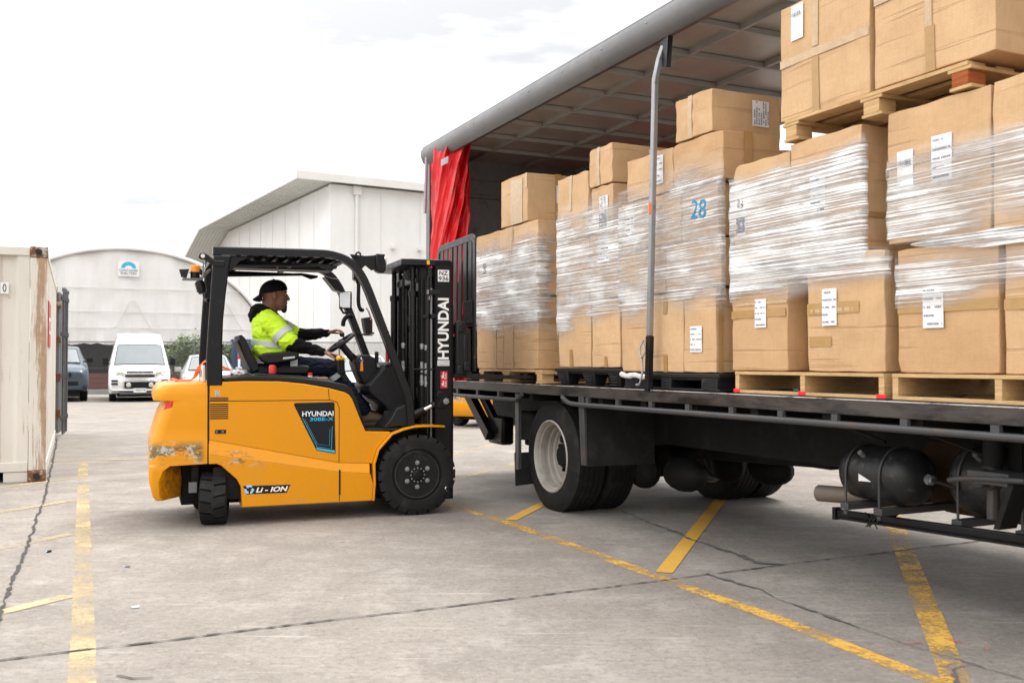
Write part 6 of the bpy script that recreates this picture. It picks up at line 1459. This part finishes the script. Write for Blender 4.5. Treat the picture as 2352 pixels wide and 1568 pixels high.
# ================================================================== DRIVER
def remeshed(mb, voxel, name, m, parent=None, it=6, frame=None, fac=.5, wr=0., ws=16.):
    o = mb.build('tmp', m, smooth=False)
    r_ = o.modifiers.new('r', 'REMESH'); r_.mode = 'VOXEL'; r_.voxel_size = voxel
    sm = o.modifiers.new('s', 'SMOOTH'); sm.factor = fac; sm.iterations = it
    dg = bpy.context.evaluated_depsgraph_get(); me = bpy.data.meshes.new_from_object(o.evaluated_get(dg)); bpy.data.objects.remove(o)
    b = MB(); V = []
    for v in me.vertices:
        c = v.co; q = Vector((c.x * ws * .7 + c.z * ws * .8, c.y * ws * .7, c.z * ws * 1.5 - c.x * ws * .5)); k = mnoise.noise(q) + .5 * mnoise.noise(q * 2.1)
        V.append(c + v.normal * wr * (abs(k) * -1.6 + .4))
    b.add(V, [tuple(p.vertices) for p in me.polygons]); bpy.data.meshes.remove(me)
    return b.build(name, m, parent, ang=180, fix=False, frame=frame)
def driver():
    # bare body: head, neck, arms and both hands in one skin
    b = MB(); hx, hz = -1.100, 1.835
    b.ell((hx - .004, 0, hz + .028), (.106, .079, .098), 20, 14); b.ell((hx + .045, 0, hz - .045), (.058, .062, .085), 18, 12); b.ell((hx + .058, 0, hz - .092), (.036, .045, .034), 14, 10)
    b.ell((hx + .068, 0, hz + .035), (.032, .058, .030), 14, 8)
    b.caps((hx + .098, 0, hz + .012), (hx + .117, 0, hz - .028), .011, .0165); b.ell((hx + .100, .013, hz - .030), (.013, .011, .011)); b.ell((hx + .100, -.013, hz - .030), (.013, .011, .011))
    b.ell((hx + .098, 0, hz - .060), (.014, .026, .0085)); b.ell((hx + .096, 0, hz - .076), (.014, .023, .0085))
    for s in (-1, 1):
        b.ell((hx + .060, s * .045, hz - .018), (.032, .022, .022)); b.ell((hx - .008, s * .083, hz - .004), (.021, .010, .034), 12, 8); b.ell((hx - .008, s * .090, hz + .012), (.017, .008, .016), 10, 8)
    b.caps((hx - .03, 0, hz - .03), (-1.150, 0, 1.62), .066, .072)
    b.caps((-1.15, 0, 1.60), (-1.13, 0, 1.28), .12, .13)
    def arm(sh, el, wr): b.caps(sh, el, .052, .043); b.caps(el, wr, .042, .027)
    RS, RE, RW = (-1.13, -.215, 1.60), (-1.005, -.275, 1.425), (-.735, -.262, 1.352)
    LS, LE, LW = (-1.10, .215, 1.60), (-.885, .265, 1.505), (-.625, .150, 1.525)
    arm(RS, RE, RW); arm(LS, LE, LW)
    def hand(w_, d, n_, curl, spread, thumb, L_=(.073, .080, .075, .060)):
        """w_ wrist, d towards fingers, n_ towards back of the hand, thumb = side sign"""
        w_ = Vector(w_); d = Vector(d).normalized(); n_ = Vector(n_); n_ = (n_ - d * n_.dot(d)).normalized(); sd = d.cross(n_) * thumb
        for q in (-.024, -.008, .008, .024): b.caps(w_ + sd * q * .6, w_ + d * .085 + sd * q * 1.15, .0150, .0120)
        for k, q in enumerate((.030, .010, -.010, -.029)):
            p = w_ + d * .085 + sd * q; dd = (d + sd * q * spread).normalized(); cu = curl[k]
            for i, f in enumerate((.46, .32, .26)):
                dd = (dd * math.cos(cu[i]) - n_ * math.sin(cu[i])).normalized(); e = p + dd * L_[k] * f
                b.caps(p, e, .0098 - .001 * i, .0092 - .001 * i); p = e
        p = w_ + d * .022 + sd * .026; d1 = (d * .62 + sd * .72 - n_ * .30).normalized(); e = p + d1 * .046; b.caps(p, e, .0145, .0115)
        d2 = (d * .88 + sd * .28 - n_ * .40).normalized(); e2 = e + d2 * .032; b.caps(e, e2, .0112, .0098); b.caps(e2, e2 + d2 * .022, .0098, .0085)
    # right hand lies over the lever knobs, first finger stretched forwards; left hand closes over the wheel rim
    hand(RW, (.98, -.06, -.20), (.15, 0, 1), [(.05, .05, .05), (.35, .7, .5), (.45, .85, .6), (.5, .9, .6)], 4, 1)
    hand(LW, (.93, -.20, .30), (-.32, 0, .95), [(.35, .75, .55), (.40, .85, .6), (.45, .9, .6), (.5, .9, .6)], 3, -1)
    body = remeshed(b, .0052, 'person', 'skin', None, 3, FORK, .4)
    tag(body, 'man driving the forklift in a yellow hi-vis top and backwards black cap', 'person'); ORG[body.name] = Vector()
    # eyes and brows
    b = MB()
    for s in (-1, 1): b.ell((hx + .086, s * .031, hz + .010), (.0085, .011, .0052), 10, 8)
    b.split('eye', 'paper', body)
    b = MB()
    for s in (-1, 1): b.tube(smoothpath([(hx + .088, s * .052, hz + .028), (hx + .098, s * .034, hz + .035), (hx + .102, s * .014, hz + .030)], 4), .005, 6); b.ell((hx + .0935, s * .031, hz + .010), (.0032, .0048, .0048), 8, 6)
    b.build('eyebrow', 'beard', body)
    b = MB(); b.ell((hx + .082, 0, hz - .118), (.026, .024, .030)); b.ell((hx + .102, 0, hz - .049), (.010, .028, .006)); b.ell((hx + .098, 0, hz - .094), (.012, .014, .014)); remeshed(b, .004, 'beard', 'beard', body, 3)
    # cap turned backwards
    b = MB()
    b.grid(lambda u, v: (hx - .006 + .122 * math.cos(2 * math.pi * u) * math.cos(v * 1.555) ** .85 * (1 if math.cos(2 * math.pi * u) < 0 else .95), .094 * math.sin(2 * math.pi * u) * math.cos(v * 1.555) ** .85, hz + .026 + .022 * math.cos(2 * math.pi * u) * (1 - v) + .108 * math.sin(v * 1.555)), 40, 12, True)
    b.ell((hx - .006, 0, hz + .135), (.010, .010, .006))
    b.grid(lambda u, v: (hx - .10 - .075 * v * math.sin(math.pi * u) ** .5 - .005, lerp(-.075, .075, u) * (1 - .15 * v), hz + .020 - .056 * v - .012 * (2 * u - 1) ** 2), 16, 6)
    b.grid(lambda u, v: (hx - .10 - .075 * v * math.sin(math.pi * u) ** .5 - .005, lerp(-.075, .075, u) * (1 - .15 * v), hz + .012 - .056 * v - .012 * (2 * u - 1) ** 2), 16, 6)
    b.build('cap', 'cap', body, ang=60)
    # hoodie: hood, sleeves, waist
    b = MB()
    for i in range(14):
        a = 2 * math.pi * i / 14; c = Vector((-1.165 - .062 * math.cos(a) * 1.1, .10 * math.sin(a), 1.690 + .028 * -math.cos(a) * -1.3)); b.ell(c, (.045, .04, .036), 10, 7)
    b.ell((-1.255, 0, 1.705), (.045, .10, .042)); b.ell((-1.275, 0, 1.665), (.040, .09, .036)); b.ell((-1.272, .02, 1.63), (.032, .07, .03)); b.ell((-1.225, 0, 1.735), (.045, .085, .028))
    b.caps((-1.12, -.05, 1.64), (-1.05, 0, 1.60), .05, .05)
    def sleeve(el, wr, a, c, d):
        el = Vector(el); wr = Vector(wr); b.caps(el, el.lerp(wr, .55), a, c); b.caps(el.lerp(wr, .5), wr, c, d)
        for k in range(5): q = el.lerp(wr, .15 + .17 * k); b.ell(q + Vector((0, 0, -.006 * (k % 2))), (.018, lerp(a, d, .15 + .17 * k) * 1.06, lerp(a, d, .15 + .17 * k) * 1.08), 12, 8)
        b.caps(wr + (el - wr) * .10, wr, d * 1.08, d * .98)
    b.caps((-1.06, -.25, 1.50), RE, .066, .064); sleeve(RE, Vector(RW) + Vector((-.008, 0, .002)), .064, .055, .039)
    b.caps((-.99, .25, 1.55), LE, .064, .060); sleeve(LE, Vector(LW) + Vector((-.008, 0, 0)), .060, .052, .038)
    remeshed(b, .008, 'hoodie', 'hoodie', body, 4, wr=.010)
    # hi-vis top: torso and short wide sleeves
    b = MB()
    b.ell((-1.135, 0, 1.53), (.150, .215, .165), 22, 14); b.ell((-1.120, 0, 1.40), (.165, .205, .17), 22, 14); b.ell((-1.10, 0, 1.30), (.165, .195, .12), 22, 14)
    b.caps((-1.17, -.15, 1.635), (-1.16, .15, 1.635), .075, .075); b.ell((-1.20, 0, 1.60), (.09, .16, .10))
    b.caps((-1.15, -.19, 1.60), (-1.025, -.262, 1.452), .092, .086); b.caps((-1.11, .19, 1.60), (-.925, .255, 1.525), .09, .082)
    for k in range(4): b.caps((-1.27 + .02 * k, -.16, 1.39 - .022 * k), (-1.03, -.20, 1.372 - .020 * k), .018, .012)
    tp = remeshed(b, .008, 'hi_vis_top', 'hivis', body, 4, wr=.009, ws=10)
    # reflective bands follow the sleeve and the waist
    b = MB()
    def ring(p0, p1, t0, t1, r0, r1, n=24):
        p0 = Vector(p0); p1 = Vector(p1); d = (p1 - p0); a = d.cross(Vector((0, 0, 1))).normalized(); e = a.cross(d).normalized(); V = []
        for (t_, r_) in ((t0, r0), (t1, r1)):
            for k in range(n): th = 2 * math.pi * k / n; V.append(p0 + d * t_ + (a * math.cos(th) + e * math.sin(th)) * r_)
        b.add(V, [(k, (k + 1) % n, n + (k + 1) % n, n + k) for k in range(n)])
    ring((-1.15, -.19, 1.60), (-1.025, -.262, 1.452), .60, .86, .0915, .0895); ring((-1.11, .19, 1.60), (-.925, .255, 1.525), .60, .86, .090, .087)
    b.grid(lambda u, v: (-1.118 + .172 * math.cos(2 * math.pi * u), .213 * math.sin(2 * math.pi * u), lerp(1.385, 1.435, v) + .02 * math.cos(2 * math.pi * u) * -1), 40, 3, True)
    b.grid(lambda u, v: (-1.10 + .172 * math.cos(2 * math.pi * u), .203 * math.sin(2 * math.pi * u), lerp(1.265, 1.305, v) + .01 * math.cos(2 * math.pi * u)), 40, 3, True)
    b.split('reflective_band', 'reflect', tp, fix=False)
    # trousers
    b = MB()
    b.ell((-1.10, 0, 1.245), (.165, .195, .09), 20, 10)
    KN = []
    for s, kx, kz, ax_, az in ((-1, -.625, 1.215, -.37, .845), (1, -.60, 1.225, -.30, .86)):
        k_ = Vector((kx, s * .13, kz)); a_ = Vector((ax_, s * .14, az)); h_ = Vector((-1.08, s * .11, 1.235)); KN.append((h_, k_, a_))
        b.caps(h_, h_.lerp(k_, .6), .098, .084); b.caps(h_.lerp(k_, .5), k_, .086, .071); b.caps(k_, k_.lerp(a_, .6), .070, .062); b.caps(k_.lerp(a_, .5), a_, .062, .060)
        for q in range(3): b.ell(k_ + Vector((-.03 + .02 * q, 0, -.02 - .02 * q)), (.05, .072, .012), 12, 6)
        b.ell(a_, (.07, .064, .022), 14, 8)
    tr_ = remeshed(b, .008, 'trousers', 'navy', body, 4, wr=.012, ws=14)
    b = MB()
    for h_, k_, a_ in KN: ring(h_, k_, .20, .33, .103, .099); ring(k_, a_, .10, .20, .0755, .075)
    b.split('reflective_band', 'reflect', tr_, fix=False)
    # boots
    for (h_, k_, a_), yaw in zip(KN, (-.1, .1)):
        b = MB(); a_ = Vector(a_); g_ = .738; dx = Vector((math.cos(yaw), math.sin(yaw), 0)); c = Vector((a_.x, a_.y, 0))
        P_ = lambda f, z: c + dx * f + Vector((0, 0, z))
        b.caps(a_ + Vector((0, 0, .01)), P_(.0, g_ + .055), .052, .050); b.caps(P_(-.02, g_ + .045), P_(.13, g_ + .045), .048, .043); b.caps(P_(.05, g_ + .07), P_(.15, g_ + .042), .040, .040); b.ell(P_(-.03, g_ + .04), (.045, .042, .04))
        bt = remeshed(b, .008, 'boot', 'boot', body, 3)
        b = MB(); n = 20; V = []
        for z in (g_ - .014, g_ + .014):
            for k in range(n): th = 2 * math.pi * k / n; V.append(P_(.052 + .14 * math.cos(th), z) + Vector((-dx.y, dx.x, 0)) * .048 * math.sin(th) * (1 if math.cos(th) > 0 else .9))
        b.add(V, [(k, (k + 1) % n, n + (k + 1) % n, n + k) for k in range(n)] + [tuple(range(n)), tuple(range(n, 2 * n))]); b.build('sole', 'sole', bt, .003)
        b = MB()
        for k in range(4): b.tube([P_(.03 + .022 * k, g_ + .118 - .013 * k) + Vector((-dx.y, dx.x, 0)) * .03, P_(.035 + .022 * k, g_ + .122 - .013 * k) - Vector((-dx.y, dx.x, 0)) * .03], .004, 5)
        b.build('lace', 'hoodie', bt)
driver()

# ------------------------------------------------------------------ loose things lying on the forklift
def lathe_thing(name, label, cat, x, y, z, parts):
    t = thing(name, label, cat, FORK, (x, y, z))
    for nm, pr, m in parts: b = MB(); b.lathe(pr, (x, y, z), (0, 0, 1), 20); b.build(nm, m, t, ang=40)
lathe_thing('drink_can', 'red drink can standing beside the driver\'s seat', 'can', -1.165, -.44, 1.172, [('can_body', [(.022, 0), (.030, .006), (.030, .062), (.024, .071), (.024, .073)], 'red'), ('lid', [(.0235, .071), (.0225, .074), (.002, .0735)], 'galv')])
lathe_thing('small_bottle', 'small bottle with red cap standing in the console tray', 'bottle', -.865, -.44, 1.142, [('bottle_body', [(.017, 0), (.018, .003), (.018, .018), (.014, .022)], 'fascia'), ('bottle_cap', [(.0185, .018), (.0185, .038), (.016, .040), (.002, .040)], 'red')])
t = thing('load_strap', 'orange load strap draped over the back of the forklift', 'strap', FORK, (-1.78, -.2, 1.118))
b = MB()
def strip(path, wdir, hw):
    P = smoothpath(path, 6); V = []
    for i, p in enumerate(P):
        w_ = Vector(wdir(i / (len(P) - 1))).normalized() * hw
        for q in (1, -1): V.append(p + w_ * q)
        for q in (-1, 1): V.append(p + w_ * q + Vector((.0, .002, .004)))
    n = len(P); b.add(V, [(4 * i + k, 4 * i + (k + 1) % 4, 4 * i + 4 + (k + 1) % 4, 4 * i + 4 + k) for i in range(n - 1) for k in range(4)] + [(0, 1, 2, 3), tuple(range(4 * n - 4, 4 * n))])
strip([(-1.90, -.30, 1.118), (-1.84, -.26, 1.120), (-1.78, -.24, 1.122), (-1.745, -.22, 1.15), (-1.72, -.20, 1.21), (-1.69, -.17, 1.255), (-1.65, -.14, 1.275), (-1.58, -.1, 1.25), (-1.50, -.08, 1.215), (-1.42, -.08, 1.185), (-1.36, -.08, 1.15)], lambda k: (.8, .3, .45) if .2 < k < .5 else (.1, .9, .3), .026)
b.build('webbing', 'orange', t, fix=True)
b = MB(); strip([(-1.96, -.22, 1.112), (-1.92, -.26, 1.135), (-1.87, -.3, 1.12), (-1.80, -.30, 1.118)], lambda k: (.3, .9, .2), .018); b.build('loose_end', 'orange', t)
t = thing('plastic_bag', 'clear crumpled plastic bag behind the forklift seat', 'bag', FORK, (-1.40, -.12, 1.145))
r_ = random.Random(4); b = MB(); b.ell((-1.39, -.12, 1.175), (.075, .09, .034), 22, 14)
b.v = [v + Vector((r_.gauss(0, .006), r_.gauss(0, .006), r_.gauss(0, .005))) for v in b.v]; b.build('bag', 'bag_film', t, ang=20)
b = MB(); b.ell((-1.40, -.13, 1.165), (.04, .05, .018), 12, 8); b.build('contents', 'orange', t)
t = thing('rear_tray', 'pale upright board behind the forklift\'s rear pillar', 'board', FORK, (-1.71, -.3, 1.113))
b = MB(); b.hexa([(-1.70, -.40, 1.113), (-1.675, -.40, 1.113), (-1.675, -.05, 1.113), (-1.70, -.05, 1.113), (-1.70, -.40, 1.245), (-1.678, -.40, 1.245), (-1.678, -.05, 1.245), (-1.70, -.05, 1.245)]); b.build('board', 'fascia', t, .006)
b = MB(); b.box(-1.702, -1.699, -.34, -.11, 1.15, 1.21); b.build('panel', 'galv', t)
